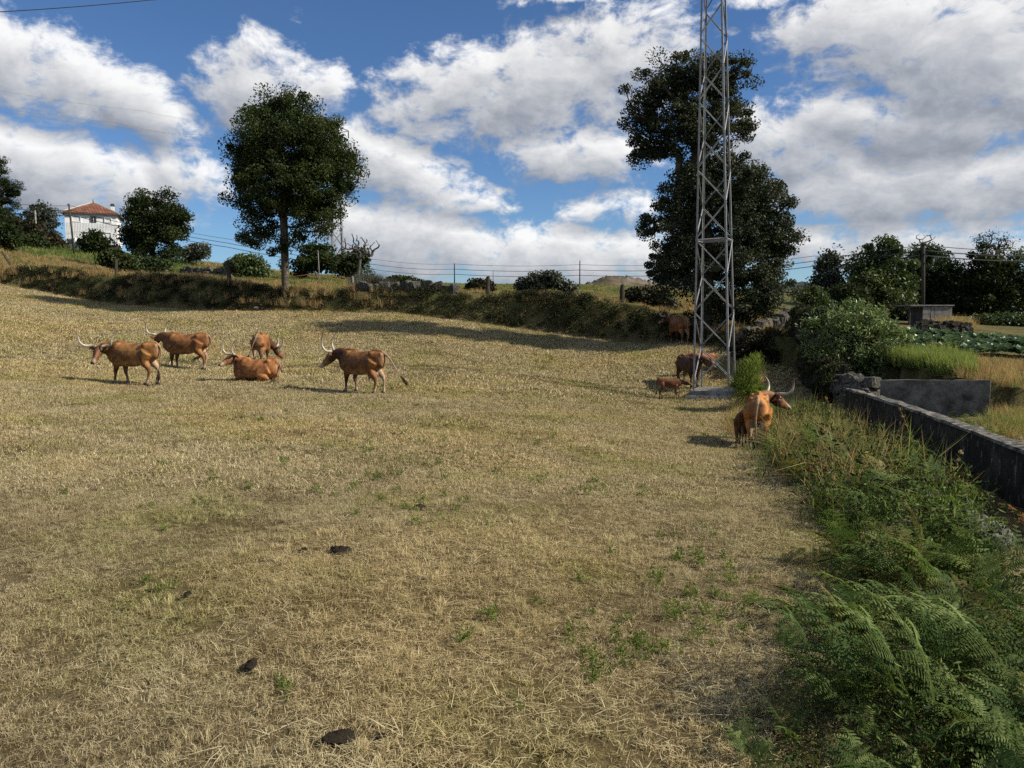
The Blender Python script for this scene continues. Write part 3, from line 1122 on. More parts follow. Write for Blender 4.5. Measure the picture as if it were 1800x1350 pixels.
def build_trees():
    # the two big trees
    tree('oak_tree', 'tall round-crowned dark green oak on the bank with a bare lower trunk', 502, 42.6,
         [(512, 282, 108, 108, 1.2), (458, 262, 66, 70), (576, 300, 58, 80), (492, 198, 62, 36), (556, 376, 52, 36), (456, 340, 66, 46), (452, 404, 42, 30, 0.9), (428, 418, 20, 18), (545, 410, 32, 22, 0.7), (500, 425, 40, 24, 0.5)],
         560, 118000, 0.13, M['oak_leaf'], 31, 0.21, [(501, 470, 0), (500, 420, 0), (497, 350, 0), (505, 280, 0)], sigma=0.28, shell=0.62, squash=0.75)
    tree('evergreen_oak_tree', 'tallest tree, a ragged evergreen oak in two storeys behind the lattice pylon', 1238, 34.3,
         [(1160, 150, 66, 54), (1138, 212, 50, 66), (1215, 150, 78, 60), (1290, 180, 44, 62, 1.2), (1275, 130, 50, 34, 1.2), (1205, 240, 70, 46, 1.1), (1215, 200, 96, 74, 1.1), (1295, 225, 34, 34), (1150, 262, 46, 34),
          (1250, 305, 64, 44, 1.2), (1262, 355, 104, 84, 1.7), (1186, 400, 58, 60, 1.7), (1330, 375, 58, 86, 1.7), (1362, 430, 40, 62, 1.7), (1262, 460, 118, 70, 1.7), (1172, 478, 40, 46, 1.5), (1340, 520, 58, 52, 1.6), (1275, 545, 76, 34, 1.5)],
         1000, 190000, 0.115, M['ilex_leaf'], 32, 0.36, [(1240, 500, 0), (1236, 400, 0), (1226, 300, 0), (1236, 240, 0), (1222, 190, 0)], sigma=0.21, shell=0.75, depth=0.95, tip_r=0.024, squash=0.7)
    # left hillside
    tree('oak_tree', 'dark bushy oak beside the white house', 262, 62,
         [(262, 385, 40, 46), (300, 392, 30, 40), (248, 350, 20, 18), (232, 420, 22, 30), (270, 440, 48, 32), (315, 382, 16, 16), (290, 350, 10, 14)], 150, 34000, 0.19, M['dark_leaf'], 33, 0.2, sigma=0.34)
    tree('pine_tree', 'dark pine cut by the left edge of the picture', -12, 78,
         [(-6, 290, 15, 26), (8, 318, 22, 20), (2, 345, 30, 22), (22, 335, 16, 10), (-20, 330, 30, 40), (10, 372, 26, 20), (-5, 400, 30, 16), (30, 345, 10, 8)], 130, 26000, 0.26, M['dark_leaf'], 34, 0.2, sigma=0.32, aspect=0.2, outw=0.8, squash=0.5)
    tree('tree', 'grey-green feathery tree between the pine and the white house', 70, 120, [(70, 384, 24, 22), (55, 382, 14, 12), (84, 392, 14, 22), (92, 412, 8, 20)], 60, 6000, 0.36, M['grey_leaf'], 35, 0.16, sigma=0.45)
    for i, (u, d, b, m, lab) in enumerate([
        (12, 66, [(12, 418, 22, 18), (0, 410, 22, 16)], 'dark_leaf', 'dark round shrub on the slope below the pine'),
        (58, 74, [(58, 430, 14, 12)], 'dark_leaf', 'small dark shrub on the green slope left of the house'),
        (95, 92, [(92, 428, 16, 14), (78, 420, 16, 12)], 'scrub_leaf', 'brownish scrub bush left of the white house'),
        (40, 96, [(40, 405, 30, 14), (20, 395, 22, 12)], 'scrub_leaf', 'olive scrub on the rocky slope under the pine'),
        (165, 92, [(168, 425, 10, 15), (158, 428, 9, 10), (176, 432, 9, 8)], 'dark_leaf', 'wind-bent bush in front of the white house'),
        (255, 52, [(262, 470, 40, 14), (225, 470, 22, 14)], 'light_leaf', 'spreading olive-green bush below the dark bushy oak'),
        (205, 51, [(204, 455, 20, 10)], 'dark_leaf', 'flat-topped small tree left of the dark bushy oak'),
        (347, 90, [(348, 440, 14, 9), (338, 446, 10, 7)], 'grey_leaf', 'small lone round tree on the skyline between two oaks'),
        (432, 72, [(432, 466, 28, 16), (452, 478, 22, 10), (415, 470, 14, 14)], 'light_leaf', 'pale green bush left of the tall oak trunk'),
        (560, 78, [(555, 456, 34, 26), (530, 470, 30, 18)], 'oak_leaf', 'dark rounded tree seen behind the tall oak trunk'),
        (618, 84, [(622, 462, 26, 26), (600, 470, 20, 18)], 'dark_leaf', 'dark tree beside the bare dead tree'),
        (958, 44.5, [(955, 498, 34, 13), (985, 503, 24, 10), (930, 502, 20, 10), (970, 488, 16, 8)], 'grey_leaf', 'grey-green bush on the bank top between two fence posts'),
        (1130, 40.5, [(1130, 520, 26, 12), (1160, 530, 22, 12)], 'scrub_leaf', 'low scrub bush at the bank top left of the evergreen oak'),
        (705, 66, [(700, 500, 24, 6), (725, 502, 20, 5)], 'dark_leaf', 'low dark bush on the plateau skyline'),
        (842, 46, [(842, 506, 18, 8)], 'scrub_leaf', 'low bush beside the middle fence post'),
    ]):
        tree('shrub', lab, u, d, b, 40, 7000 if d < 80 else 4500, 0.004 * d, M[m], 60 + i, 0.05, cat='bush', sigma=0.005 * d, tip_r=0.010)
    # wood on the right
    for i, (u, d, b, m, lab, n) in enumerate([
        (1455, 60, [(1455, 480, 15, 30), (1448, 510, 22, 26), (1462, 460, 8, 18)], 'grey_leaf', 'slim pointed tree left of the wood', 9000),
        (1548, 58, [(1550, 455, 38, 36), (1520, 490, 42, 42), (1580, 480, 34, 38), (1545, 520, 60, 30)], 'light_leaf', 'broad light green tree with wind-tossed leaves', 22000),
        (1500, 56, [(1490, 530, 44, 26), (1450, 545, 34, 18)], 'dark_leaf', 'dark low tree at the left foot of the wood', 9000),
        (1625, 63, [(1630, 470, 38, 38), (1600, 500, 34, 44), (1650, 500, 34, 36)], 'light_leaf', 'green tree behind the wooden power pole', 16000),
        (1680, 61, [(1675, 500, 40, 36), (1690, 530, 46, 28), (1650, 535, 36, 26)], 'dark_leaf', 'dark dense tree right of the wooden power pole', 15000),
        (1732, 60, [(1735, 455, 26, 26), (1745, 490, 44, 36), (1725, 520, 46, 34)], 'dark_leaf', 'dark ivy-clad tree under the bare crown', 15000),
        (1800, 60, [(1795, 480, 34, 34), (1780, 520, 44, 40), (1830, 500, 50, 44)], 'light_leaf', 'green tree at the right edge of the picture', 15000),
    ]):
        tree('tree', lab, u, d, b, 110, n, 0.24, M[m], 90 + i, 0.17, group='trees of the wood behind the garden', sigma=0.36, tip_r=0.016)
    for i, (u, d, b, lab) in enumerate([(1425, 50, [(1425, 520, 20, 16), (1440, 535, 22, 14)], 'green hedge bush closing the end of the lane'),
                                        (1745, 46, [(1745, 572, 36, 14), (1770, 574, 34, 13), (1800, 575, 30, 14)], 'creeper-covered garden bushes beside the dark wall'),
                                        (1590, 47, [(1590, 555, 22, 16)], 'dark bush left of the little hut')]):
        tree('shrub', lab, u, d, b, 50, 7000, 0.17, M['dark_leaf' if i == 2 else 'light_leaf'], 120 + i, 0.05, cat='bush', sigma=0.25, tip_r=0.01)
    # bright-leaved shrub above the tank, and the broom by the pylon
    tree('laurel_shrub', 'large wind-blown shrub with shining pale leaves behind the concrete tank', 1510, 24,
         [(1500, 565, 58, 34), (1545, 595, 54, 44), (1460, 590, 44, 40), (1520, 635, 66, 38), (1580, 620, 28, 34), (1450, 625, 30, 24)], 200, 15000, 0.15, M['shrub_leaf'], 130, 0.06, cat='shrub', sigma=0.16, aspect=0.3, outw=0.5, tip_r=0.007, droop=-0.2)
    tree('broom_bush', 'feathery yellow-green broom bush beside the pylon base', 1316, 22.5,
         [(1318, 655, 18, 26), (1305, 680, 20, 18), (1332, 690, 22, 20), (1325, 630, 10, 16)], 90, 7000, 0.15, M['weed'], 131, 0.02, cat='bush', sigma=0.10, aspect=0.09, outw=0.8, tip_r=0.004, droop=-0.9)
    tree('shrub', 'straggly weed bush on the slope under the evergreen oak', 1330, 28,
         [(1325, 600, 26, 18), (1345, 620, 20, 14), (1300, 615, 18, 14)], 40, 4000, 0.11, M['scrub_leaf'], 132, 0.02, cat='bush', sigma=0.16, tip_r=0.005)
    # bare trees
    dw = M['dead_wood']
    tree('dead_tree', 'bare leafless dead tree behind the bank', 628, 76, [(634, 432, 28, 24), (612, 425, 18, 18), (654, 434, 16, 16)], 80, 0, 0.1, dw, 140, 0.16, bark=dw, tip_r=0.034, shell=0.3)
    tree('dead_tree', 'bare twiggy crown rising over the dark ivy-clad tree', 1744, 63, [(1744, 420, 26, 14), (1765, 430, 18, 12), (1720, 425, 14, 12)], 80, 500, 0.16, M['grey_leaf'], 141, 0.14, bark=dw, tip_r=0.020, shell=0.3)
    tree('dead_tree', 'few bare twigs rising above the wooden power pole', 1628, 66, [(1628, 418, 20, 10)], 14, 0, 0.1, dw, 142, 0.12, bark=dw, tip_r=0.022, shell=0.2)


build_trees()

# ------------------------------------------------------------------ pylons
M['footing'] = mat_mottle('weathered_footing', [(0.32, (0.11, 0.105, 0.09)), (0.5, (0.23, 0.22, 0.195)), (0.68, (0.40, 0.385, 0.345))], 3, 0.92, 0.1, 0.015)
def angle_bar(mb, a, b, w, inward):
    """an L-section steel member from a to b"""
    a, b = Vector(a), Vector(b)
    z = (b - a).normalized()
    x = (inward - z * inward.dot(z))
    x = x.normalized() if x.length > 1e-5 else z.orthogonal().normalized()
    y = z.cross(x)
    p, q = (x + y).normalized(), (x - y).normalized()
    t = 0.007
    L = (b - a).length / 2
    for e, o in ((p, q), (q, p)):
        m = Matrix((e, z.cross(e), z)).transposed()
        mb.box((a + b) / 2 + e * w / 2, (w / 2, t / 2, L), m)


def pylon(name, label, foot, side, top_side, height, rz, panels, leg_w, brace_w, arms=False, footing=True, mid=None):
    t = empty(name, foot, rz)
    tag(t, label, 'pylon')

    def corner(k, z):
        s = side + (top_side - side) * z / height
        sx, sy = [(-1, -1), (1, -1), (1, 1), (-1, 1)][k]
        return Vector((sx * s / 2, sy * s / 2, z))
    z0 = 0.15 if footing else 0.0
    for k in range(4):
        mb = MB()
        angle_bar(mb, corner(k, z0 - 0.05), corner(k, height), leg_w, -Vector((corner(k, 0).x, corner(k, 0).y, 0)))
        obj('leg', mb.mesh('leg', M['steel']), t)
    zs = [z0 + 0.12]
    for i in range(panels):
        zs.append(zs[-1] + (height - z0 - 0.12) / panels * (1.25 - 0.5 * i / panels))
    k_ = (height - zs[0]) / (zs[-1] - zs[0])
    zs = [zs[0] + (z - zs[0]) * k_ for z in zs]
    for face in range(4):
        a, b = face, (face + 1) % 4
        for i in range(panels):
            lo, hi = (a, b) if (i + face) % 2 == 0 else (b, a)
            pa, pb = corner(lo, zs[i] + 0.03), corner(hi, zs[i + 1] - 0.03)
            n = (corner(a, 0) + corner(b, 0)) / 2
            n.z = 0
            n.normalize()
            mb = MB()
            pa, pb = pa + n * 0.012, pb + n * 0.012
            dirn = (pb - pa).normalized()
            angle_bar(mb, pa + dirn * 0.02, pb - dirn * 0.02, brace_w, -n + Vector((0, 0, 0.6)))
            obj('brace', mb.mesh('brace', M['steel']), t)
    for zr in (mid or []):
        for face in range(4):
            a, b = corner(face, zr), corner((face + 1) % 4, zr)
            n = (a + b) / 2
            n.z = 0
            mb = MB()
            angle_bar(mb, a.lerp(b, -0.03), a.lerp(b, 1.03), brace_w * 1.2, -n)
            obj('crossbar', mb.mesh('crossbar', M['steel']), t)
    if arms:
        mb = MB()
        for sgn in (-1, 1):
            mb.bar((0, 0, height - 0.2), (sgn * 2.2, 0, height - 0.9), 0.14, 0.14)
            mb.bar((0, 0, height - 1.5), (sgn * 2.2, 0, height - 0.95), 0.14, 0.14)
        mb.bar((0, 0, height - 1.2), (0, 0, height + 1.6), 0.16, 0.16)
        obj('arm', mb.mesh('arm', M['steel']), t)
        for sgn in (-1, 1):
            mb = MB()
            mb.tube([(sgn * 2.2, 0, height - 0.9), (sgn * 2.2, 0, height - 2.1)], 0.09, 6)
            obj('insulator', mb.mesh('insulator', M['wire']), t)
    if footing:
        h = side / 2 + 0.09
        bm = bmesh.new()
        bmesh.ops.create_cube(bm, size=1.0, matrix=Matrix.Translation((0, 0, z0 - 0.35)) @ Matrix.Diagonal((2 * h, 2 * h, 0.7, 1)))
        bmesh.ops.bevel(bm, geom=list(bm.edges), offset=0.02, segments=2, affect='EDGES')
        me = D.meshes.new('footing')
        bm.to_mesh(me)
        bm.free()
        me.materials.append(M['footing'])
        obj('footing', me, t)
        bm = bmesh.new()
        bmesh.ops.create_cube(bm, size=1.0, matrix=Matrix.Translation((-0.06, -0.06, -0.16)) @ Matrix.Diagonal((2 * h + 0.14, 2 * h + 0.12, 0.34, 1)))
        bmesh.ops.bevel(bm, geom=list(bm.edges), offset=0.04, segments=2, affect='EDGES')
        me = D.meshes.new('footing')
        bm.to_mesh(me)
        bm.free()
        me.materials.append(M['concrete'])
        obj('footing', me, t)
    return t


pf = onground(1256, 25)
pf.z -= 0.02
pylon('lattice_pylon', 'tall grey steel lattice pylon on a concrete footing at the edge of the field', pf, 1.16, 0.42, 18.0, -rad(25.8), 18, 0.056, 0.032, mid=(4.95,)).rotation_euler = (Matrix.Rotation(rad(-1.5), 3, 'Y') @ Matrix.Rotation(-rad(25.8), 3, 'Z')).to_euler()
p2 = onground(594, 130)
pylon('lattice_pylon', 'far steel lattice pylon half hidden behind the tall oak', p2, 2.2, 0.8, 25.5, rad(20), 11, 0.2, 0.14, arms=True, footing=False)


# ------------------------------------------------------------------ poles, cables, posts
def pole(name, label, u, d, vtop, r, mat, lean=0.0, cross=False, group=None, vbase=None):
    f = P(u, vbase, d) if vbase else onground(u, d)
    if vbase:
        f.z = gz(f.x, f.y)
    top = P(u, vtop, d)
    h = top.z - f.z
    t = empty(name, f)
    tag(t, label, 'pole', group)
    mb = MB()
    mb.tube([(0, 0, -0.3), (lean * h * 0.5, 0, h * 0.5), (lean * h, 0, h)], [r, r * 0.88, r * 0.75], 8)
    obj('shaft', mb.mesh('shaft', mat, smooth=True), t)
    if cross:
        mb = MB()
        mb.bar((lean * h - 0.5, -r, h - 0.35), (lean * h + 0.5, -r, h - 0.35), 0.09, 0.09)
        obj('crossarm', mb.mesh('crossarm', mat), t)
    for dz in (0.15, 0.75, 1.3):
        mb = MB()
        mb.tube([(lean * h, -r * 0.7, h - dz), (lean * h, -r * 0.7 - 0.22, h - dz)], 0.05, 6)
        obj('bracket', mb.mesh('bracket', M['wire']), t)
    return Vector((f.x + lean * h, f.y, f.z + h))


GP = 'power line poles'
pole('utility_pole', 'grey concrete pole standing in front of the white house', 131, 84, 358, 0.11, M['post'], -0.06, group=GP)
pole('utility_pole', 'pale pole in front of the pine at the left edge', 11, 88, 350, 0.16, M['pole'], -0.02, group=GP)
pole('utility_pole', 'pale thin pole before the grey-green feathery tree', 65, 100, 370, 0.13, M['pole'], 0.0, group=GP)
pole('utility_pole', 'dark pole on the plateau skyline left of the middle fence post', 799, 110, 463, 0.09, M['post'], 0.0, group=GP)
pole('utility_pole', 'thin far pole on the skyline just right of the middle fence post', 867, 150, 475, 0.08, M['pole'], 0.0, group=GP)
pole('utility_pole', 'dark pole on the skyline right of the grey-green bush', 1019, 110, 458, 0.09, M['post'], 0.0, group=GP)
pole('utility_pole', 'leaning wooden power pole in front of the wood', 1622, 48, 426, 0.13, M['post'], -0.04, group=GP)
pole('utility_pole', 'short thin pale pole right of the tall oak trunk', 562, 64, 440, 0.045, M['pole'], -0.03, group=GP)


def cable(label, pts, r, sag=0.0, group='power cables', mat=None):
    w = [P(*p) for p in pts]
    path = []
    for a, b in zip(w[:-1], w[1:]):
        for i in range(14):
            f = i / 14
            q = a.lerp(b, f)
            q.z -= sag * 4 * f * (1 - f)
            path.append(q)
    path.append(w[-1])
    o = w[0].copy()
    mb = MB()
    mb.tube([p - o for p in path], r, 5)
    c = obj('power_cable', mb.mesh('power_cable', mat or M['wire']), loc=o)
    tag(c, label, 'cable', group)


for nm, dv, r in (('top', 0, 0.022), ('middle', 9, 0.034), ('lowest', 18, 0.036)):
    cable('%s of the three cables crossing the middle sky behind the plateau' % nm,
          [(-60, 348 + dv, 88), (127, 362 + dv * 0.9, 84), (400, 420 + dv * 0.8, 92), (660, 456 + dv, 100), (799, 464 + dv, 110), (1019, 465 + dv * 1.05, 110), (1250, 462 + dv, 100), (1430, 450 + dv, 80), (1618, 430 + dv, 48), (1900, 437 + dv, 54)], r, 0.25)
cable('single dark cable crossing the top left corner of the sky', [(-60, 24, 60), (265, 0, 70), (700, -40, 80)], 0.034, 0.1)
cable('upper pale high-voltage wire in the left sky', [(-60, 184, 110), (200, 222, 120), (388, 238, 128)], 0.016, 0.3, mat=M['pole'])
cable('lower pale high-voltage wire in the left sky', [(-60, 178, 112), (200, 215, 122), (388, 247, 130)], 0.016, 0.3, mat=M['pole'])
cable('faint topmost high-voltage wire in the left sky', [(-60, 148, 110), (250, 195, 122), (395, 216, 130)], 0.014, 0.3, mat=M['pole'])
cable('thin service wire sagging from the pole to the white house', [(12, 352, 88), (60, 395, 100), (124, 374, 128)], 0.02, 0.6)


def post(label, u, d, vtop, w, tilt=0.0, mat=None):
    f = onground(u, d)
    f.z -= 0.1
    top = P(u, vtop, d)
    h = max(0.5, top.z - f.z)
    g = np.random.default_rng(int(u * 7) % 997)
    rings = []
    for i in range(6):
        z = h * i / 5
        rr = w / 2 * (1.05 - 0.15 * i / 5)
        rings.append([(math.cos(a) * rr * (1 + g.normal(0, .08)) + tilt * z, math.sin(a) * rr * (1 + g.normal(0, .08)), z + (g.normal(0, 0.03) if i == 5 else 0)) for a in np.linspace(0, 2 * math.pi, 8, endpoint=False)])
    mb = MB()
    mb.rings(rings)
    o = obj('fence_post', mb.mesh('fence_post', mat or M['post']), loc=f)
    tag(o, label, 'post', 'old fence posts along the bank')
    return f + Vector((tilt * h, 0, h))


post('leaning dark wooden fence post at the far left of the bank', 26, 52.2, 442, 0.18, -0.62)
post('dark fence post under the flat-topped small tree', 205, 48.2, 456, 0.20, 0.0)
post('stout dark fence post left of the tall oak trunk', 404, 44.8, 458, 0.24, -0.05)
post('slim pale fence post at the right end of the orange string', 621, 43.4, 487, 0.12, -0.03, M['pole'])
post('thick black fence post in the middle of the bank top', 857, 41.4, 486, 0.21, 0.02)
post('black fence post on the bank left of the evergreen oak', 1093, 39.4, 500, 0.24, 0.02)
M['string'] = mat_plain('orange_string', (0.55, 0.20, 0.09), 0.7, 0.2)
cable('orange string strung between posts behind the tall oak', [(430, 488, 47), (470, 492, 46), (545, 482, 45), (620, 489, 43.4)], 0.022, 0.02, 'fence strings', M['string'])


# ------------------------------------------------------------------ white house with hipped roof
def mat_tiles():
    m, t, b = material('roof_tiles', 0.85, 0.15)
    tc = t.n('ShaderNodeTexCoord')
    n = t.noise(tc.outputs['Object'], 0.9, 6, 0.7)
    t.l(t.ramp(n, [(0.32, (0.12, 0.065, 0.05)), (0.5, (0.24, 0.105, 0.068)), (0.66, (0.36, 0.155, 0.09))]), b.inputs['Base Color'])
    return m


M['tiles'] = mat_tiles()
M['white_wall'] = mat_mottle('white_wall', [(0.3, (0.66, 0.66, 0.66)), (0.6, (0.80, 0.80, 0.79))], 0.8, 0.9, 0.1, 0)
M['cladding'] = mat_mottle('white_cladding', [(0.3, (0.62, 0.62, 0.62)), (0.6, (0.80, 0.80, 0.80))], 1.2, 0.8, 0.15, 0)
M['glass'] = mat_plain('window_glass', (0.02, 0.025, 0.03), 0.1, 0.6)
M['shutter'] = mat_plain('shutter', (0.72, 0.72, 0.71), 0.7, 0.2)
M['fascia'] = mat_plain('eaves_wood', (0.10, 0.075, 0.055), 0.8, 0.1)
M['dark_stone'] = mat_mottle('dark_stone', [(0.3, (0.035, 0.03, 0.026)), (0.6, (0.11, 0.10, 0.09))], 2, 0.95, 0.05, 0.02)


def build_house():
    d = 130.0
    foot = P(163, 437, d)
    foot.z = min(foot.z, gz(foot.x, foot.y) + 0.5)
    k = d / F
    zb = P(163, 429.5, d).z - foot.z
    ze = P(163, 375.5, d).z - foot.z
    za = P(163, 352.5, d).z - foot.z
    zc = P(163, 392, d).z - foot.z
    t = empty('house', foot, rad(22))
    tag(t, 'white two-storey house with red hipped roof on the left hillside', 'house')
    hw, dp = 3.85, 7.8                       # front half-width, depth
    y0 = -0.2
    mb = MB()
    mb.box((0, y0 + dp / 2, (zb + ze) / 2), (hw, dp / 2, (ze - zb) / 2))
    obj('wall', mb.mesh('wall', M['white_wall']), t)
    mb = MB()
    mb.box((0, y0 + dp / 2 + 0.1, (zb - 2.5) / 2), (hw - 0.1, dp / 2 - 0.1, (zb + 2.5) / 2))
    obj('plinth', mb.mesh('plinth', M['dark_stone']), t)
    # ribbed cladding on the front
    n = 34
    for i in range(n):
        w = 2 * hw / n
        x = -hw + (i + 0.5) * w
        z_hi = zc - 0.0
        if i == 0:
            mb = MB()
            mb.box((0, 0, (zb + z_hi) / 2 - 0.02), (w * 0.40, 0.05, (z_hi - zb) / 2))
            me = mb.mesh('cladding_strip', M['cladding'])
        obj('cladding_strip', me, t, loc=(x, y0 - 0.045, 0))
    # roof: hipped, with overhang
    ov = 0.42
    e = [Vector((-hw - ov, y0 - ov, ze)), Vector((hw + ov, y0 - ov, ze)), Vector((hw + ov, y0 + dp + ov, ze)), Vector((-hw - ov, y0 + dp + ov, ze))]
    ap = [Vector((-0.3, y0 + dp / 2 - 0.1, za)), Vector((0.3, y0 + dp / 2 + 0.1, za))]
    mb = MB()
    mb.add(e + ap, [(0, 1, 5, 4), (1, 2, 5), (2, 3, 4, 5), (3, 0, 4), (3, 2, 1, 0)])
    rf = obj('roof', mb.mesh('roof', M['tiles']), t)
    # tile courses running down each slope
    def courses(a, b, c0, c1, cnt):
        for i in range(cnt):
            f = (i + 0.5) / cnt
            bot = a.lerp(b, f)
            m0 = c0.lerp(c1, f)
            mid = (a + b) / 2
            g = min(1.0, 2 * min(f, 1 - f) + 0.02)
            inn = (c0 + c1) / 2 - mid
            top = bot + inn * g
            off = Vector((0, 0, 0.05))
            mb.tube([bot + off, top + off], 0.075, 5)
    mb = MB()
    courses(e[0], e[1], ap[0], ap[1], 40)
    courses(e[1], e[2], ap[1], ap[1], 34)
    obj('tile_row', mb.mesh('tile_row', M['tiles']), rf)['kind'] = 'stuff'
    mb = MB()
    for a, b in ((e[0], ap[0]), (e[1], ap[1]), (e[2], ap[1]), (e[3], ap[0])):
        mb.tube([a + Vector((0, 0, .07)), b + Vector((0, 0, .07))], 0.13, 6)
    obj('ridge_tiles', mb.mesh('ridge_tiles', M['concrete']), rf)
    mb = MB()
    mb.tube([(0, y0 + dp / 2, za - 0.1), (0, y0 + dp / 2, za + 0.35), (0, y0 + dp / 2, za + 0.7)], [0.14, 0.08, 0.05], 6)
    obj('finial', mb.mesh('finial', M['dark_stone']), rf)
    mb = MB()
    for a, b in zip(e, e[1:] + e[:1]):
        mb.bar(a - Vector((0, 0, .09)), b - Vector((0, 0, .09)), 0.10, 0.16)
    obj('fascia', mb.mesh('fascia', M['fascia']), rf)
    mb = MB()
    mb.box((hw - 0.9, y0 + dp * 0.45, ze + 0.75), (0.28, 0.28, 1.0))
    ch = obj('chimney', mb.mesh('chimney', M['white_wall']), rf)
    mb = MB()
    mb.box((hw - 0.9, y0 + dp * 0.45, ze + 1.85), (0.34, 0.34, 0.10))
    mb.box((hw - 0.9, y0 + dp * 0.45, ze + 2.05), (0.26, 0.26, 0.12))
    obj('chimney_cap', mb.mesh('chimney_cap', M['dark_stone']), rf)
    # windows: upper row in the shade of the eaves, lower row in the cladding
    for (x, z0_, z1_, w, kind, yy) in [(-2.15, zc + 0.12, ze - 0.55, 0.62, 'shutter', 0), (0.35, zc + 0.12, ze - 0.55, 0.36, 'glass', 0), (2.5, zc + 0.2, ze - 0.6, 0.5, 'shutter', 0),
                                       (-0.55, zb + 0.85, zb + 2.0, 0.55, 'shutter', 1), (2.3, zb + 0.85, zb + 2.0, 0.58, 'shutter', 1)]:
        y = y0 - (0.10 if yy else 0.0)
        mb = MB()
        zc_ = (z0_ + z1_) / 2
        for (cx, cz, hx, hz) in [(x - w, zc_, 0.06, (z1_ - z0_) / 2 + 0.06), (x + w, zc_, 0.06, (z1_ - z0_) / 2 + 0.06), (x, z1_ + 0.0, w - 0.06, 0.06), (x, z0_, w - 0.06, 0.06)]:
            mb.box((cx, y - 0.05, cz), (hx, 0.05 + 0.05, hz))
        wn = obj('window', mb.mesh('window', M['dark_stone' if kind == 'glass' else 'white_wall']), t)
        mb = MB()
        mb.box((x, y - 0.012, zc_), (w - 0.06, 0.02, (z1_ - z0_) / 2 - 0.05))
        obj('pane' if kind == 'glass' else 'shutter', mb.mesh('pane', M[kind]), wn)
        if kind == 'glass':
            mb = MB()
            mb.box((x, y - 0.05, zc_), (0.03, 0.02, (z1_ - z0_) / 2 - 0.06))
            obj('mullion', mb.mesh('mullion', M['white_wall']), wn)
    # window on the sunlit side wall
    mb = MB()
    mb.box((hw + 0.02, y0 + 3.2, zb + 1.6), (0.05, 0.65, 0.8))
    wn = obj('window', mb.mesh('window', M['dark_stone']), t)
    mb = MB()
    mb.box((hw + 0.06, y0 + 3.3, zb + 1.6), (0.03, 0.4, 0.65))
    obj('shutter', mb.mesh('shutter', M['shutter']), wn)


build_house()


# ------------------------------------------------------------------ two parked vans below the house
M['van_white'] = mat_plain('van_white', (0.75, 0.76, 0.75), 0.35, 0.5)
M['van_green'] = mat_plain('van_pale_green', (0.48, 0.62, 0.55), 0.4, 0.5)
M['rubber'] = mat_plain('tyre_rubber', (0.02, 0.02, 0.02), 0.9, 0.1)
M['van_glass'] = mat_plain('van_glass', (0.16, 0.24, 0.22), 0.15, 0.6)
M['van_dark_glass'] = mat_plain('van_dark_glass', (0.02, 0.03, 0.03), 0.15, 0.6)


def van(label, u, d, rz, paint, glass):
    f = onground(u, d)
    t = empty('parked_van', f, rz)
    tag(t, label, 'van')
    L, Wd, Hh = 1.65, 0.82, 1.75
    prof = [(-L, 0.28), (-L, 1.0), (-L + 0.1, Hh - 0.08), (-L + 0.25, Hh), (L - 1.0, Hh), (L - 0.75, Hh - 0.1), (L - 0.35, 1.05), (L - 0.05, 0.85), (L, 0.28)]
    bm = bmesh.new()
    ring = []
    for s in (-1, 1):
        ring.append([bm.verts.new((x, s * Wd, z)) for x, z in prof])
    n = len(prof)
    for i in range(n):
        k = (i + 1) % n
        bm.faces.new((ring[0][i], ring[0][k], ring[1][k], ring[1][i]))
    bm.faces.new(ring[0][::-1])
    bm.faces.new(ring[1])
    bmesh.ops.recalc_face_normals(bm, faces=bm.faces)
    bmesh.ops.bevel(bm, geom=list(bm.edges), offset=0.05, segments=2, affect='EDGES')
    me = D.meshes.new('body')
    bm.to_mesh(me)
    bm.free()
    me.materials.append(paint)
    obj('body', me, t)
    mb = MB()
    mb.box((-L - 0.012, 0, 1.25), (0.012, Wd * 0.78, 0.27))
    obj('rear_window', mb.mesh('rear_window', glass), t)
    for s in (-1, 1):
        mb = MB()
        mb.box((-0.1, s * (Wd + 0.01), 1.28), (1.1, 0.012, 0.24))
        obj('side_window', mb.mesh('side_window', glass), t)
        for x in (-1.05, 1.05):
            mb = MB()
            mb.tube([(x, s * (Wd - 0.16), 0.3), (x, s * (Wd + 0.03), 0.3)], 0.3, 14)
            w = obj('wheel', mb.mesh('wheel', M['rubber']), t)
            mb = MB()
            mb.tube([(x, s * (Wd + 0.02), 0.3), (x, s * (Wd + 0.05), 0.3)], 0.17, 10)
            obj('rim', mb.mesh('rim', M['steel']), w)
        mb = MB()
        mb.box((-L - 0.01, s * Wd * 0.86, 0.8), (0.02, 0.06, 0.16))
        obj('tail_light', mb.mesh('tail_light', M['string']), t)


van('small white van parked below the white house', 146, 104, rad(62), M['van_white'], M['van_glass'])
van('small pale green van parked below the house, right of the white van', 161, 103, rad(66), M['van_green'], M['van_dark_glass'])


# ------------------------------------------------------------------ stones
def rock_mesh(name, seed, sub=2, rough=0.16):
    g = np.random.default_rng(seed)
    bm = bmesh.new()
    bmesh.ops.create_cube(bm, size=1.9)
    for v in bm.verts:
        v.co += Vector(g.normal(0, 0.16, 3).tolist())
    bmesh.ops.bevel(bm, geom=list(bm.edges), offset=0.26, segments=1 if sub < 2 else 2, affect='EDGES')
    for v in bm.verts:
        v.co += Vector(g.normal(0, 0.05, 3).tolist())
    me = D.meshes.new(name)
    bm.to_mesh(me)
    bm.free()
    me.materials.append(M['stone'])
    return me


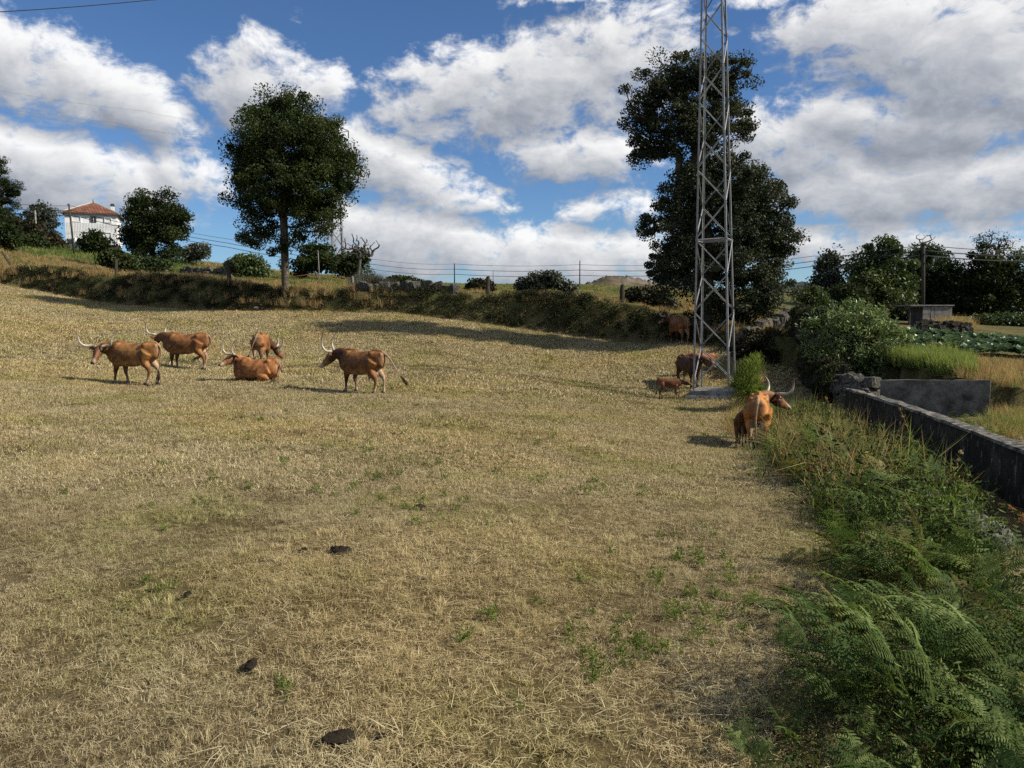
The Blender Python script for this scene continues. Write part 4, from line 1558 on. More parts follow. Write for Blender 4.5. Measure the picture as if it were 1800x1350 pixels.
ROCKS = [rock_mesh('stone', 300 + i, 2 if i < 3 else 1) for i in range(7)]
ROCKS_SHADED = []
M['shaded_stone'] = mat_mottle('shaded_stone', [(0.36, (0.014, 0.015, 0.009)), (0.52, (0.040, 0.037, 0.028)), (0.66, (0.10, 0.095, 0.08)), (0.78, (0.26, 0.25, 0.22))], 3.2, 0.95, 0.05, 0.02)  # granite tones darkened: shade painted into the stones of the lane and hut walls
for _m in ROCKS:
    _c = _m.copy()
    _c.materials[0] = M['shaded_stone']
    ROCKS_SHADED.append(_c)


def boulder_mesh(seed):
    g = np.random.default_rng(seed)
    bm = bmesh.new()
    bmesh.ops.create_icosphere(bm, subdivisions=3, radius=1.0)
    planes = []
    for _ in range(12):
        nrm = g.normal(0, 1, 3)
        nrm /= np.linalg.norm(nrm)
        planes.append((Vector(nrm.tolist()), g.uniform(0.6, 0.9)))
    ph = g.uniform(0, 6, 6)
    for v in bm.verts:
        for nrm, dd in planes:
            e = v.co.dot(nrm) - dd
            if e > 0:
                v.co -= nrm * e * 0.85
        c = v.co
        v.co = c * (1 + 0.05 * math.sin(c.x * 5 + ph[0]) * math.sin(c.y * 6 + ph[1]) + 0.04 * math.sin(c.z * 9 + ph[2]) * math.sin(c.x * 8 + ph[3]) + g.normal(0, 0.012))
    me = D.meshes.new('boulder')
    bm.to_mesh(me)
    bm.free()
    me.materials.append(M['granite_grey'])
    me.polygons.foreach_set('use_smooth', np.ones(len(me.polygons), bool))
    return me


M['granite_grey'] = mat_mottle('granite_grey', [(0.34, (0.05, 0.05, 0.04)), (0.5, (0.15, 0.145, 0.125)), (0.68, (0.32, 0.31, 0.28))], 2.2, 0.92, 0.1, 0.06, bscale=9)
BOULDERS = [boulder_mesh(350 + i) for i in range(3)]


def stone_wall(label, course, height, width, size, seed, cat='wall', name='stone_wall', jitter=0.04, rocks=None):
    """dry-stone wall along a list of ground points: every stone its own part"""
    g = np.random.default_rng(seed)
    o0 = course[0].copy()
    t = empty(name, o0)
    tag(t, label, cat, kind='thing')
    seglen = [(b - a).length for a, b in zip(course[:-1], course[1:])]
    tot = sum(seglen)

    def at(s):
        for a, b, L in zip(course[:-1], course[1:], seglen):
            if s <= L or b is course[-1]:
                return a.lerp(b, min(1, s / L)), (b - a).normalized()
            s -= L
    cnt = 0
    rows = max(1, int(height / (size * 0.72)))
    for r in range(rows):
        s = g.uniform(0, size)
        while s < tot:
            w = size * g.uniform(0.7, 1.5)
            c, dr = at(min(tot, s + w / 2))
            nrm = Vector((dr.y, -dr.x, 0)).normalized()
            for side in (-1, 1):
                if r < rows - 1 or side == 1:
                    off = nrm * side * width * (0.26 if r < rows - 1 else 0.0)
                    z = gz(c.x, c.y) + (r + 0.45) * height / rows
                    q = obj('stone', (rocks or ROCKS)[g.integers(0, 7)], t, loc=Vector((c.x, c.y, z)) + off - o0 + Vector(g.normal(0, jitter, 3).tolist()),
                            rot=(g.normal(0, .2), g.normal(0, .2), math.atan2(dr.y, dr.x) + g.normal(0, .2) + (math.pi if g.uniform() < .5 else 0)),
                            scale=(w * 0.58, width * 0.36, height / rows * 0.62))
                    cnt += 1
            s += w * 0.95
    # packed earth core so that no light shows through
    mb = MB()
    rings = []
    nst = max(2, int(tot / 0.6))
    for i in range(nst + 1):
        c, dr = at(tot * i / nst)
        nrm = Vector((dr.y, -dr.x, 0)).normalized()
        z = gz(c.x, c.y) - o0.z
        b = Vector((c.x - o0.x, c.y - o0.y, 0))
        hw = width * 0.30
        rings.append([b + nrm * hw + Vector((0, 0, z - 0.2)), b + nrm * hw * 0.7 + Vector((0, 0, z + height * 0.8)), b - nrm * hw * 0.7 + Vector((0, 0, z + height * 0.8)), b - nrm * hw + Vector((0, 0, z - 0.2))])
    mb.rings(rings)
    obj('core', mb.mesh('core', M['dark_stone']), t)
    return t


og = onground
stone_wall('mossy dry-stone wall along the lane, shade painted into its stones', [og(1478, 22.2), og(1455, 24), og(1432, 26.5), og(1412, 29), og(1402, 32)], 1.15, 0.8, 0.33, 41, rocks=ROCKS_SHADED)
stone_wall('low dry-stone wall behind the concrete tank', [og(1478, 22.2), og(1500, 21.2), og(1530, 20.8)], 1.0, 0.6, 0.34, 42)
stone_wall('rough sunlit stone wall on the far side of the lane under the evergreen oak', [og(1300, 30.5), og(1330, 31.6), og(1362, 35.0), og(1392, 39.5), og(1418, 44)], 0.75, 0.7, 0.42, 43, jitter=0.08)
stone_wall('stone wall in front of the little hut, darkened with painted shade', [og(1604, 39), og(1640, 39.2), og(1675, 39.4), og(1705, 39.6)], 0.5, 0.45, 0.3, 44, rocks=ROCKS_SHADED)
stone_wall('tumbled stone wall running along the bank right of the tall oak', [og(625, 42.4), og(690, 42.4), og(745, 42.1), og(800, 41.6)], 0.42, 0.45, 0.30, 45, jitter=0.07)
stone_wall('low rubble wall stepping down the hillside beside the dark bushy oak', [og(318, 74), og(345, 73), og(375, 72), og(402, 71)], 0.8, 0.6, 0.45, 46, jitter=0.08)

gr = np.random.default_rng(77)
for i, (u, v, s, lab) in enumerate([
    (1306, 612, 0.26, 'pale boulder on the lane bank behind the pylon'), (1712, 962, 0.30, 'large grey granite boulder half hidden in the bracken'), (1742, 962, 0.2, 'smaller grey boulder leaning on the large one in the bracken'),
    (195, 530, 0.20, 'pale stone at the foot of the bank under the dark bushy oak'), (228, 536, 0.17, 'grey stone at the foot of the shaded bank'), (452, 536, 0.22, 'grey stone at the bank foot left of the tall oak'),
    (30, 424, 0.9, 'pale rock outcrop on the slope below the pine'), (50, 426, 0.7, 'smaller pale rock beside the outcrop below the pine'), (744, 505, 0.2, 'white stone on top of the bank right of the tall oak')]):
    if v < 500:
        p = og(u, 84)
    elif v < 540:
        p = og(u, (46.6 if u < 300 else 42.2) if u < 700 else 42.6)
    elif i == 0:
        p = og(u, 29.4)
    else:
        p = hit(u, v)
    o = obj('boulder', BOULDERS[i % 3], loc=p + Vector((0, 0, s * 0.35)), rot=(gr.normal(0, .2), gr.normal(0, .2), gr.uniform(0, 6)), scale=(s * 1.25, s, s * 0.8))
    tag(o, lab, 'rock', 'loose rocks')


# ------------------------------------------------------------------ concrete channel wall, tank, hut
def mat_shaded_old_concrete():
    m, t, b = material('shaded_old_concrete', 0.95, 0.05)
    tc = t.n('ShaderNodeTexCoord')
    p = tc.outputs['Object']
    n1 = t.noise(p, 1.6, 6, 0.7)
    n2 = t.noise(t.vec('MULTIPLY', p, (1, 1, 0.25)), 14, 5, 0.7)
    c = t.ramp(n1, [(0.35, (0.018, 0.017, 0.013)), (0.55, (0.045, 0.042, 0.035)), (0.7, (0.095, 0.09, 0.078))])  # concrete tones darkened to stand in for shade on the wall face
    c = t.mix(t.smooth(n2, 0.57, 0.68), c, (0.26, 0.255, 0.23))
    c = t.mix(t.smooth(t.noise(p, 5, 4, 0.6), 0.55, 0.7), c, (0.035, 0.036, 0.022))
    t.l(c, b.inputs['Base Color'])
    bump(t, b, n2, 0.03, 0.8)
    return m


M['shaded_old_concrete'] = mat_shaded_old_concrete()
M['tank'] = mat_mottle('tank_concrete', [(0.34, (0.06, 0.055, 0.045)), (0.5, (0.15, 0.14, 0.12)), (0.66, (0.24, 0.23, 0.20))], 2.5, 0.95, 0.05, 0.02)
M['coping'] = mat_mottle('mossy_coping', [(0.36, (0.05, 0.047, 0.036)), (0.5, (0.15, 0.14, 0.118)), (0.66, (0.31, 0.295, 0.26))], 9, 0.95, 0.05, 0.03)


def build_channel():
    t = empty('channel_wall', CHAN[0])
    tag(t, 'curved old concrete channel wall sweeping along the right of the bracken', 'wall', kind='thing')
    tops = [P(u, v, d) for u, v, d in [(2050, 905, 6.6), (1900, 835, 7.8), (1800, 790, 9.1), (1700, 752, 10.9), (1620, 724, 13.0), (1555, 703, 15.6), (1510, 689, 17.8), (1487, 682, 19.6)]]
    # smooth resample
    def cat(pts, n):
        out = []
        q = [pts[0] * 2 - pts[1]] + pts + [pts[-1] * 2 - pts[-2]]
        for i in range(1, len(q) - 2):
            for s in range(n):
                f = s / n
                a, b, c, d = q[i - 1], q[i], q[i + 1], q[i + 2]
                out.append(0.5 * ((2 * b) + (c - a) * f + (2 * a - 5 * b + 4 * c - d) * f * f + (3 * b - a - 3 * c + d) * f ** 3))
        return out + [pts[-1]]
    line = cat(tops, 5)
    g = np.random.default_rng(9)
    body, cop = [], []
    o = CHAN[0]
    for i, p in enumerate(line):
        a, b = line[max(0, i - 1)], line[min(len(line) - 1, i + 1)]
        dr = (b - a)
        dr.z = 0
        dr.normalize()
        nrm = Vector((dr.y, -dr.x, 0))            # to the right of travel
        z0 = gz(p.x, p.y) - 0.35 - o.z
        top = p.z - o.z
        q = Vector((p.x - o.x, p.y - o.y, 0))
        w = 0.075
        zt = top - 0.05
        body.append([q + nrm * -0.02 + Vector((0, 0, z0)), q + nrm * (-0.0) + Vector((0, 0, zt)), q + nrm * 2 * w + Vector((0, 0, zt)), q + nrm * (2 * w + 0.02) + Vector((0, 0, z0))])
        j = [g.normal(0, 0.012) for _ in range(4)]
        cop.append([q + nrm * (-0.03 + j[0]) + Vector((0, 0, zt + 0.002)), q + nrm * (-0.02 + j[1]) + Vector((0, 0, top + j[2])), q + nrm * (2 * w + 0.03) + Vector((0, 0, top + j[3])), q + nrm * (2 * w + 0.04) + Vector((0, 0, zt + 0.002))])
    mb = MB()
    mb.rings(body)
    obj('wall_body', mb.mesh('wall_body', M['shaded_old_concrete']), t)
    mb = MB()
    mb.rings(cop)
    obj('coping', mb.mesh('coping', M['coping']), t)


build_channel()


def build_tank():
    a, b = og(1545, 20.4), og(1738, 19.0)
    t = empty('tank_wall', a)
    tag(t, 'straight grey concrete tank wall with a square right end', 'wall', kind='thing')
    za, zb = P(1545, 668, a.y).z, P(1738, 668, b.y).z
    dr = (b - a)
    dr.z = 0
    L = dr.length
    dr.normalize()
    nrm = Vector((-dr.y, dr.x, 0))
    g = np.random.default_rng(10)
    rings = []
    for i in range(13):
        f = i / 12
        q = dr * L * f
        top = za + (zb - za) * f - a.z + g.normal(0, 0.006)
        bot = gz(a.x + q.x, a.y + q.y) - a.z - 0.3
        rings.append([q + Vector((0, 0, bot)), q + Vector((0, 0, top)), q + nrm * 0.16 + Vector((0, 0, top + g.normal(0, .006))), q + nrm * 0.16 + Vector((0, 0, bot))])
    mb = MB()
    mb.rings(rings)
    obj('wall_body', mb.mesh('wall_body', M['tank']), t)
    mb = MB()
    mb.tube([Vector((0.35, -0.12, -0.1)), Vector((0.36, -0.12, za - a.z - 0.1))], 0.03, 6)
    obj('pipe', mb.mesh('pipe', M['pole']), t)


build_tank()
M['planks'] = mat_mottle('grey_planks', [(0.3, (0.14, 0.13, 0.115)), (0.6, (0.26, 0.245, 0.22))], 4, 0.9, 0.05, 0.01)


def build_hut():
    f = og(1634, 43)
    t = empty('garden_hut', f, rad(3))
    tag(t, 'little grey board hut with a flat roof behind the dark garden wall', 'hut')
    k = 43 / F
    w, h = 52 * k, P(1634, 538, 43).z - f.z
    n = 6
    for i in range(n):
        mb = MB()
        bw = w * 0.72 / n
        mb.box((-w / 2 + w * 0.28 + (i + 0.5) * bw, -0.65, h / 2 - 0.05), (bw / 2 - 0.006, 0.02, h / 2))
        obj('board', mb.mesh('board', M['planks']), t)
    mb = MB()
    mb.box((-w / 2 + w * 0.13, -0.65, h * 0.30 - 0.05), (w * 0.12, 0.025, h * 0.30))
    obj('door', mb.mesh('door', M['planks']), t)
    mb = MB()
    mb.box((-w / 2 + w * 0.13, -0.66, h * 0.80 - 0.05), (w * 0.13, 0.02, h * 0.19))
    obj('board', mb.mesh('board', M['planks']), t)
    mb = MB()
    mb.box((0, 0.0, h / 2 - 0.06), (w / 2 - 0.01, 0.6, h / 2 - 0.02))
    obj('wall', mb.mesh('wall', M['dark_stone']), t)
    mb = MB()
    mb.box((-0.35, 0, h + 0.03), (w / 2 + 0.42, 0.75, 0.035))
    obj('roof', mb.mesh('roof', M['planks']), t)
    mb = MB()
    mb.tube([(-w / 2 - 0.7, -0.6, -0.1), (-w / 2 - 0.7, -0.6, h)], 0.05, 6)
    obj('support_post', mb.mesh('support_post', M['post']), t)


build_hut()


# ------------------------------------------------------------------ cow pats
def pat_mesh(seed):
    g = np.random.default_rng(seed)
    n, rings = 20, []
    ph = g.uniform(0, 6, 3)
    for r, z in ((1.0, -0.02), (0.97, 0.09), (0.84, 0.17), (0.66, 0.19), (0.55, 0.26), (0.36, 0.25), (0.15, 0.33)):
        rings.append([(math.cos(a) * r * (1 + 0.16 * math.sin(2 * a + ph[0]) + 0.1 * math.sin(3 * a + ph[1])), math.sin(a) * r * (1 + 0.14 * math.sin(2 * a + ph[2])), z + g.normal(0, 0.06))
                      for a in np.linspace(0, 2 * math.pi, n, endpoint=False)])
    mb = MB()
    mb.rings(rings)
    return mb.mesh('cow_pat', M['dung'], smooth=True)


PATS = [pat_mesh(400 + i) for i in range(4)]
gp = np.random.default_rng(4)
PAT_LABELS = {1: 'small dark cow pat just left of the biggest one', 4: 'small cow pat right of the broad flat one at the bottom edge', 5: 'flat cow pat alone in the centre of the field above the biggest one',
              6: 'dark cow pat in open grass well below the dark-necked cow', 7: 'cow pat at the left edge of the picture in mid field', 8: 'small cow pat in the left part of the field below the lying cow',
              9: 'dark cow pat left of the leftmost cow', 10: 'small far cow pat in front of the middle of the bank', 11: 'small far cow pat halfway between the bank and the pylon',
              12: 'tiny cow pat in mid field below and right of the dark-necked cow', 13: 'low cow pat among green weeds below the dark-necked cow', 14: 'tiny cow pat level with the dark-necked cow, farthest to its right',
              15: 'flat cow pat just right of and below the dark-necked cow', 16: 'cow pat left of the calf at the edge of the bracken', 17: 'tiny far cow pat near the shade of the bank, left of the shaded cow',
              18: 'cow pat in the lower left of the field above the heaped one', 19: 'small cow pat just left of the dark-necked cow', 20: 'small cow pat in grass midway to the pylon footing',
              21: 'cow pat at the edge of the bracken below the orange-brown cow', 22: 'tiny cow pat beside the grazing red cow', 23: 'tiny cow pat in grass below the leftmost cow'}
for i, (u, v, w) in enumerate([(600, 974, 46), (536, 972, 18), (442, 1178, 40), (598, 1310, 80), (670, 1313, 26), (738, 896, 26), (566, 836, 19), (38, 795, 20), (278, 856, 14), (78, 622, 16), (757, 603, 12), (876, 629, 12),
                               (783, 748, 12), (693, 764, 16), (828, 708, 10), (733, 714, 18), (1212, 772, 16), (1040, 605, 8), (330, 1052, 22), (580, 700, 10), (960, 693, 12), (1360, 858, 14), (490, 618, 9), (120, 742, 9)]):
    p = hit(u, v)
    dist = (p - Vector((0, 0, CAMZ))).length
    s = w / 2 / F * dist * (0.6 if i == 3 else 0.8)
    o = obj('cow_pat', PATS[i % 4], loc=p + Vector((0, 0, 0.012 + (0.02 if dist < 9 else 0.0))), rot=(0, 0, gp.uniform(0, 6)), scale=(s, s * gp.uniform(.6, .9), s * gp.uniform(0.8, 1.1)))
    lab = {0: 'biggest dark cow pat in the middle of the field', 2: 'dark heaped cow pat near the bottom left of the field', 3: 'broad flat dark cow pat at the bottom edge of the field'}.get(i) or PAT_LABELS[i]
    tag(o, lab, 'cow pat', 'cow pats scattered over the field')

# ------------------------------------------------------------------ bracken
def frond_mesh(seed, length, pairs=15, mat=None, lift=1.25, curl=1.5, detail=True):
    """an arching frond: stalk, then tapering pairs of toothed leaflets"""
    g = np.random.default_rng(seed)
    n = 40
    ang = lift - curl * (np.linspace(0, 1, n) ** 1.3)
    st = length / n
    sw = g.normal(0, 0.25)
    pts = [np.zeros(3)]
    yaw = 0
    for a in ang[:-1]:
        yaw += sw / n
        pts.append(pts[-1] + st * np.array([math.cos(a) * math.cos(yaw), math.cos(a) * math.sin(yaw), math.sin(a)]))
    pts = np.array(pts)
    V, Fc, T = [], [], []

    def quad(a, b, c, d, tone):
        i = len(V)
        V.extend([a, b, c, d])
        Fc.append((i, i + 1, i + 2))
        Fc.append((i, i + 2, i + 3))
        T.extend([tone] * 4)
    for i in range(n - 1):                         # stalk, a crossed ribbon
        w = 0.0035 * (1 - 0.8 * i / n)
        for s in (np.array([0, w, 0]), np.array([0, 0, w])):
            quad(pts[i] - s, pts[i] + s, pts[i + 1] + s * 0.95, pts[i + 1] - s * 0.95, 0.75)
    t0 = 0.30
    for k in range(pairs):
        t = t0 + (1 - t0) * (k / pairs) ** 0.9
        i = min(n - 2, int(t * (n - 1)))
        fr = t * (n - 1) - i
        p = pts[i] * (1 - fr) + pts[i + 1] * fr
        tg = pts[i + 1] - pts[i]
        tg /= np.linalg.norm(tg)
        sd = np.cross(np.array([0, 0, 1.0]), tg)
        sd /= np.linalg.norm(sd) + 1e-9
        up = np.cross(tg, sd)
        f = (t - t0) / (1 - t0)
        ln = length * 0.34 * (1 - f) ** 0.85 * (0.75 + 0.25 * min(1, f * 5)) * g.uniform(0.88, 1.08) + 0.008
        for s in (-1, 1):
            d = sd * s * math.cos(0.42 + 0.25 * f) + tg * math.sin(0.42 + 0.25 * f) + up * g.normal(0.02, 0.12)
            d /= np.linalg.norm(d)
            droop = -0.22 - 0.2 * g.uniform()
            if g.uniform() < 0.07:
                continue
            ln *= g.uniform(0.75, 1.1)
            d = d + tg * g.normal(0, 0.14)
            d /= np.linalg.norm(d)
            tone = np.clip(g.normal(0.5, 0.12) + 0.2 * f, 0, 1)
            m = max(3, int(10 * (1 - f) + 3)) if detail else 1
            wd = np.cross(d, up)
            wd /= np.linalg.norm(wd)
            if not detail:
                e = p + d * ln + up * droop * ln * 0.5
                c = p + d * ln * 0.4
                ww = wd * ln * 0.16
                quad(p, c + ww, e, c - ww, tone)
                continue
            for j in range(m):
                a = (j + 0.2) / m
                q = p + d * ln * a + up * droop * ln * a * a
                pl = ln * 0.165 * (1 - a) ** 0.7 * g.uniform(0.85, 1.1) + 0.004
                bw = d * ln / m * 0.42
                for s2 in (-1, 1):
                    e = q + (wd * s2 * 0.9 + d * 0.45) * pl + up * g.normal(0, 0.1) * pl
                    quad(q - bw * 0.6, q + bw, e + bw * 0.25, e - bw * 0.35, np.clip(tone + g.normal(0, 0.06), 0, 1))
            e = p + d * ln + up * droop * ln
            q = p + d * ln * 0.82 + up * droop * ln * 0.67
            quad(p - wd * 0.001, q - wd * 0.002, e, q + wd * 0.002, tone)
    me = new_mesh('frond', np.array(V), np.array(Fc), [mat or M['fern']])
    attr(me, 'tone', np.array(T))
    return me


FROND = [frond_mesh(500 + i, 0.44 + 0.055 * ((i * 3) % 7), 10 + i % 4, None, 0.95 + 0.17 * (i % 4), 1.0 + 0.3 * (i % 5)) for i in range(10)]
FROND_DRY = [frond_mesh(520 + i, 0.55, 13, M['fern_dry'], 1.1, 1.7) for i in range(2)]
FROND_OLD = [frond_mesh(540, 0.56, 13, leafy('bracken_yellowing', [(0.0, (0.06, 0.05, 0.015)), (0.5, (0.13, 0.12, 0.03)), (1.0, (0.25, 0.22, 0.07))], 0.35, 0.6, 0.2), 1.2, 1.5)]


def fern_plant(p, size, label, group, g, n=5, dry=0.06, old=0.12, wind=0.5):
    t = empty('bracken_fern', p, 0.0)
    tag(t, label, 'fern', group)
    base = g.uniform(0, 6.28)
    for k in range(n):
        r = g.uniform()
        me = FROND_DRY[g.integers(0, 2)] if r < dry else (FROND_OLD[0] if r < dry + old else FROND[g.integers(0, 10)])
        yaw = base + k * 2.4 + g.normal(0, 0.3)
        # the wind from the right leans the fronds to the left
        yaw = math.atan2(math.sin(yaw) + 0.0, math.cos(yaw) - wind)
        s = size * g.uniform(0.7, 1.15)
        obj('frond', me, t, loc=(g.normal(0, 0.05), g.normal(0, 0.05), -0.02), rot=(g.normal(0, 0.32), g.normal(0, 0.32), yaw), scale=s)
    return t


def build_ferns():
    g = np.random.default_rng(19)
    xs = [q[0] for q in FERN]
    ys = [q[1] for q in FERN]
    pts = []
    x, y = area_points(min(xs), max(xs), min(ys), max(ys), 60, g)
    k = in_poly(x, y, FERN)
    x, y = x[k], y[k]
    for a, b in zip(x, y):
        sep = 0.25 if b < 8 else 0.34
        if all((a - c) ** 2 + (b - d) ** 2 > sep * sep for c, d in pts):
            pts.append((a, b))
    pts.sort(key=lambda q: q[1])
    rest = pts[290:]
    for (a, b) in pts[:290]:
        edge = min(math.hypot(a - q[0], b - q[1]) for q in FERN[:7])
        sz = g.uniform(0.75, 1.3) * (0.42 if edge < 0.3 else (0.65 if edge < 0.65 else 1.0))
        if b < 5.5:
            lab, grp = 'green bracken fern in the thick bed at the bottom right corner', 'bracken in the bottom right corner'
            sz *= 1.08
        elif b < 10:
            lab, grp = 'green bracken fern in the middle of the strip beside the channel wall', 'bracken beside the channel wall'
            sz *= 1.3
        else:
            lab, grp = 'far bracken fern in the strip leading to the cow by the pylon', 'bracken near the pylon'
            sz *= 1.3
        fern_plant((a, b, gz(a, b)), sz, lab, grp, g, 6 if b < 7 else 5, dry=0.008 if b < 5.5 else 0.02, old=0.14 if b < 5.5 else 0.28, wind=0.5 if edge > 0.6 else -0.1)
    # dry orange bracken at the right edge
    p = og(1808, 7.6)
    fern_plant(p, 0.95, 'dry orange bracken fern in front of the channel wall at the right edge', None, g, 6, 1.0, 0.0, 0.3)
    for (u, d, s) in ((1700, 16.0, .8), (1660, 16.8, .8), (1625, 17.6, .7), (1690, 17.6, .75), (1720, 15.0, .8), (1655, 15.3, .8), (1735, 16.3, .7), (1610, 18.6, .6), (1745, 14.2, .7)):
        q = onground(u, d)
        fern_plant(q, s, 'dark green bracken fern growing inside the concrete tank', 'bracken inside the tank', g, 7, 0.0, 0.05, 0.2)
    # a few fronds that stand clear of the bed at the bottom of the picture
    for (u, d, yaw, s, lab) in [(1515, 3.75, 2.0, 1.15, 'sunlit upright fern frond standing clear at the bottom of the bracken bed'), (1600, 3.9, 2.5, 1.2, 'long yellow-green fern frond slanting left at the bottom edge'),
                                (1690, 4.1, 2.4, 1.2, 'sunlit fern frond slanting left near the bottom right corner'), (1440, 4.3, 2.6, 0.9, 'small pale fern frond at the left tip of the bracken bed')]:
        q = onground(u, d)
        t = empty('bracken_fern', q)
        tag(t, lab, 'fern')
        obj('frond', FROND[2], t, rot=(0.1, -0.15, yaw), scale=s * 1.05)
        obj('frond', FROND[6], t, rot=(-0.1, 0.0, yaw + 0.8), scale=s * 0.75)
        obj('frond', FROND[4], t, rot=(0.1, 0.05, yaw - 0.7), scale=s * 0.7)
    # the farthest fronds, too many and too small to tell apart
    if rest:
        rx = np.repeat(np.array([q[0] for q in rest]), 4) + g.normal(0, 0.06, 4 * len(rest))
        ry = np.repeat(np.array([q[1] for q in rest]), 4) + g.normal(0, 0.06, 4 * len(rest))
        n = len(rx)
        scatter('bracken', 'farthest mass of bracken fronds beside the cow and the lane', np.stack([rx, ry, ground(rx, ry)], -1),
                np.stack([g.normal(0, .2, n), g.normal(0, .2, n), g.normal(math.pi, 1.3, n)], -1), g.uniform(0.6, 1.1, n), g.integers(0, 8, n), FROND[:5] + FROND_OLD + FROND_OLD + FROND_DRY[:1], 'ferns')
    # low tangle between the plants
    sp = [sprig(190, 0.24, 0.30, 0.032, 600 + i, M['fern'], 0.3, 0.25) for i in range(3)]
    sp += [blades(90, 0.22, 0.12, 0.40, 0.003, 0.007, 0.5, 610 + i, M['fresh_grass'], 0.05, 0.9, (0.0, 0.7), 4) for i in range(2)]
    sp += [blades(60, 0.22, 0.15, 0.45, 0.003, 0.006, 0.5, 620 + i, M['tall_dry'], 0.15, 0.9, (0.2, 1.0), 4) for i in range(2)]
    sp += [sprig(170, 0.24, 0.30, 0.03, 630 + i, M['dark_leaf'] if i else M['scrub_leaf'], 0.3, 0.4) for i in range(2)]
    x, y = area_points(min(xs), max(xs), min(ys), max(ys), 34, g)
    k = in_poly(x, y, FERN)
    x, y = x[k], y[k]
    n = len(x)
    far = y > 9
    idx = np.where(far, g.choice([0, 1, 3, 4, 5, 6, 7, 8, 3, 5], n), g.choice([0, 1, 2, 1, 2, 3, 7, 8, 8], n))
    edge = np.min([np.hypot(x - q[0], y - q[1]) for q in FERN[:8]], axis=0)
    scatter('undergrowth', 'dark low undergrowth and grass between the bracken', np.stack([x, y, ground(x, y) - .01], -1),
            np.stack([g.normal(0, .15, n), g.normal(0, .15, n), g.uniform(0, 6.28, n)], -1), g.uniform(0.6, 1.5, n) * np.where(far, 1.85, np.where(y > 6.5, 1.45, 0.85)) * np.clip(0.45 + edge, 0.45, 1.15), idx, sp, 'undergrowth')
    # long grass beside the pylon and along the foot of the walls
    tg = [blades(110, 0.25, 0.2, 0.6, 0.005, 0.010, 0.4, 640 + i, M['tall_dry'] if i < 2 else M['fresh_grass'], 0.03, 1.0, (0.2, 1.0), 4) for i in range(4)]
    px = []
    for (u0, u1, d0, d1, n) in [(1285, 1345, 22.5, 29.5, 60), (1290, 1325, 19, 23, 26), (1300, 1380, 29, 36, 60), (1485, 1540, 19.9, 21.5, 40), (1740, 1830, 15, 20.5, 110), (1690, 1800, 20.5, 29, 110), (1560, 1690, 26, 30, 70), (1640, 1700, 40.2, 42.0, 46)]:
        for _ in range(n):
            px.append((g.uniform(u0, u1), g.uniform(d0, d1)))
    pp = np.array([((u - CX) / F * d * 1.0, d) for u, d in px])
    n = len(pp)
    dry = (pp[:, 1] > 20.4) & (pp[:, 0] > 8)
    idx = np.where(dry | (g.uniform(0, 1, n) < 0.5), g.integers(0, 2, n), 2 + g.integers(0, 2, n))
    sc = np.where(pp[:, 1] > 40, 1.6, np.where(pp[:, 0] > 8, 0.9, 0.85)) * g.uniform(.7, 1.2, n)
    scatter('long_grass', 'long rank grass around the pylon, the lane and the tank', np.stack([pp[:, 0], pp[:, 1], ground(pp[:, 0], pp[:, 1]) - .01], -1),
            np.stack([g.normal(0, .12, n), g.normal(-.12, .12, n), g.uniform(0, 6.28, n)], -1), sc, idx, tg, 'grass')
    # ivy, moss and bramble over the lane wall
    iv = [sprig(110, 0.20, 0.20, 0.06, 670 + i, M[['dark_leaf', 'scrub_leaf', 'dark_leaf'][i]], 0.2, 0.6) for i in range(3)]
    px, zz = [], []
    cw = [(1480, 22.1), (1455, 24), (1432, 26.5), (1412, 29), (1402, 32)]
    for (u0, d0), (u1, d1) in zip(cw[:-1], cw[1:]):
        for _ in range(120):
            f = g.uniform()
            d = d0 + (d1 - d0) * f
            h = g.uniform() ** 0.6
            px.append(((u0 + (u1 - u0) * f - CX) / F * d - (0.32 if h < 0.85 else g.uniform(-0.3, 0.3)) + g.normal(0, 0.05), d))
            zz.append(h * 1.2)
    pp = np.array(px)
    n = len(pp)
    scatter('wall_ivy', 'ivy and bramble hanging over the dark lane wall', np.stack([pp[:, 0], pp[:, 1], ground(pp[:, 0], pp[:, 1]) + np.array(zz) - 0.05], -1),
            np.stack([g.normal(0, .3, n), g.normal(-.5, .3, n), g.normal(0, .4, n)], -1), g.uniform(.6, 1.2, n), g.integers(0, 3, n), iv, 'ivy')
    # a stand of tall fresh green grass behind the tank wall
    tgg = [blades(130, 0.28, 0.40, 0.72, 0.010, 0.018, 0.16, 650 + i, M['fresh_grass'], 0.0, 0.9, (0.3, 1.0)) for i in range(3)]
    u = g.uniform(1530, 1706, 230)
    d = g.uniform(21.2, 24.2, 230)
    x = (u - CX) / F * d
    n = 230
    scatter('green_crop', 'stand of tall bright green grass behind the concrete tank wall', np.stack([x, d, ground(x, d) - .02], -1),
            np.stack([g.normal(0, .06, n), g.normal(-.22, .1, n), g.normal(0, 0.4, n)], -1), g.uniform(.8, 1.2, n), g.integers(0, 3, n), tgg, 'crop')
    # tall reedy stems on the bank right of the tall oak
    rd = [blades(70, 0.35, 0.9, 1.7, 0.02, 0.035, 0.22, 660 + i, M['scrub_leaf' if i == 0 else 'grey_leaf'], 0.0, 0.6, (0.4, 1.0)) for i in range(3)]
    u = np.clip(g.normal(655, 24, 60), 622, 700)
    d = g.uniform(43.5, 46.5, 60)
    x = (u - CX) / F * d
    sc = g.uniform(.6, 1.0, 60) * (1 - np.abs(u - 645) / 110)
    scatter('reeds', 'tall reedy grass clump on the bank right of the orange string', np.stack([x, d, ground(x, d)], -1), np.stack([g.normal(0, .08, 60), g.normal(0, .1, 60), g.uniform(0, 6, 60)], -1), sc, g.integers(0, 3, 60), rd, 'reeds')

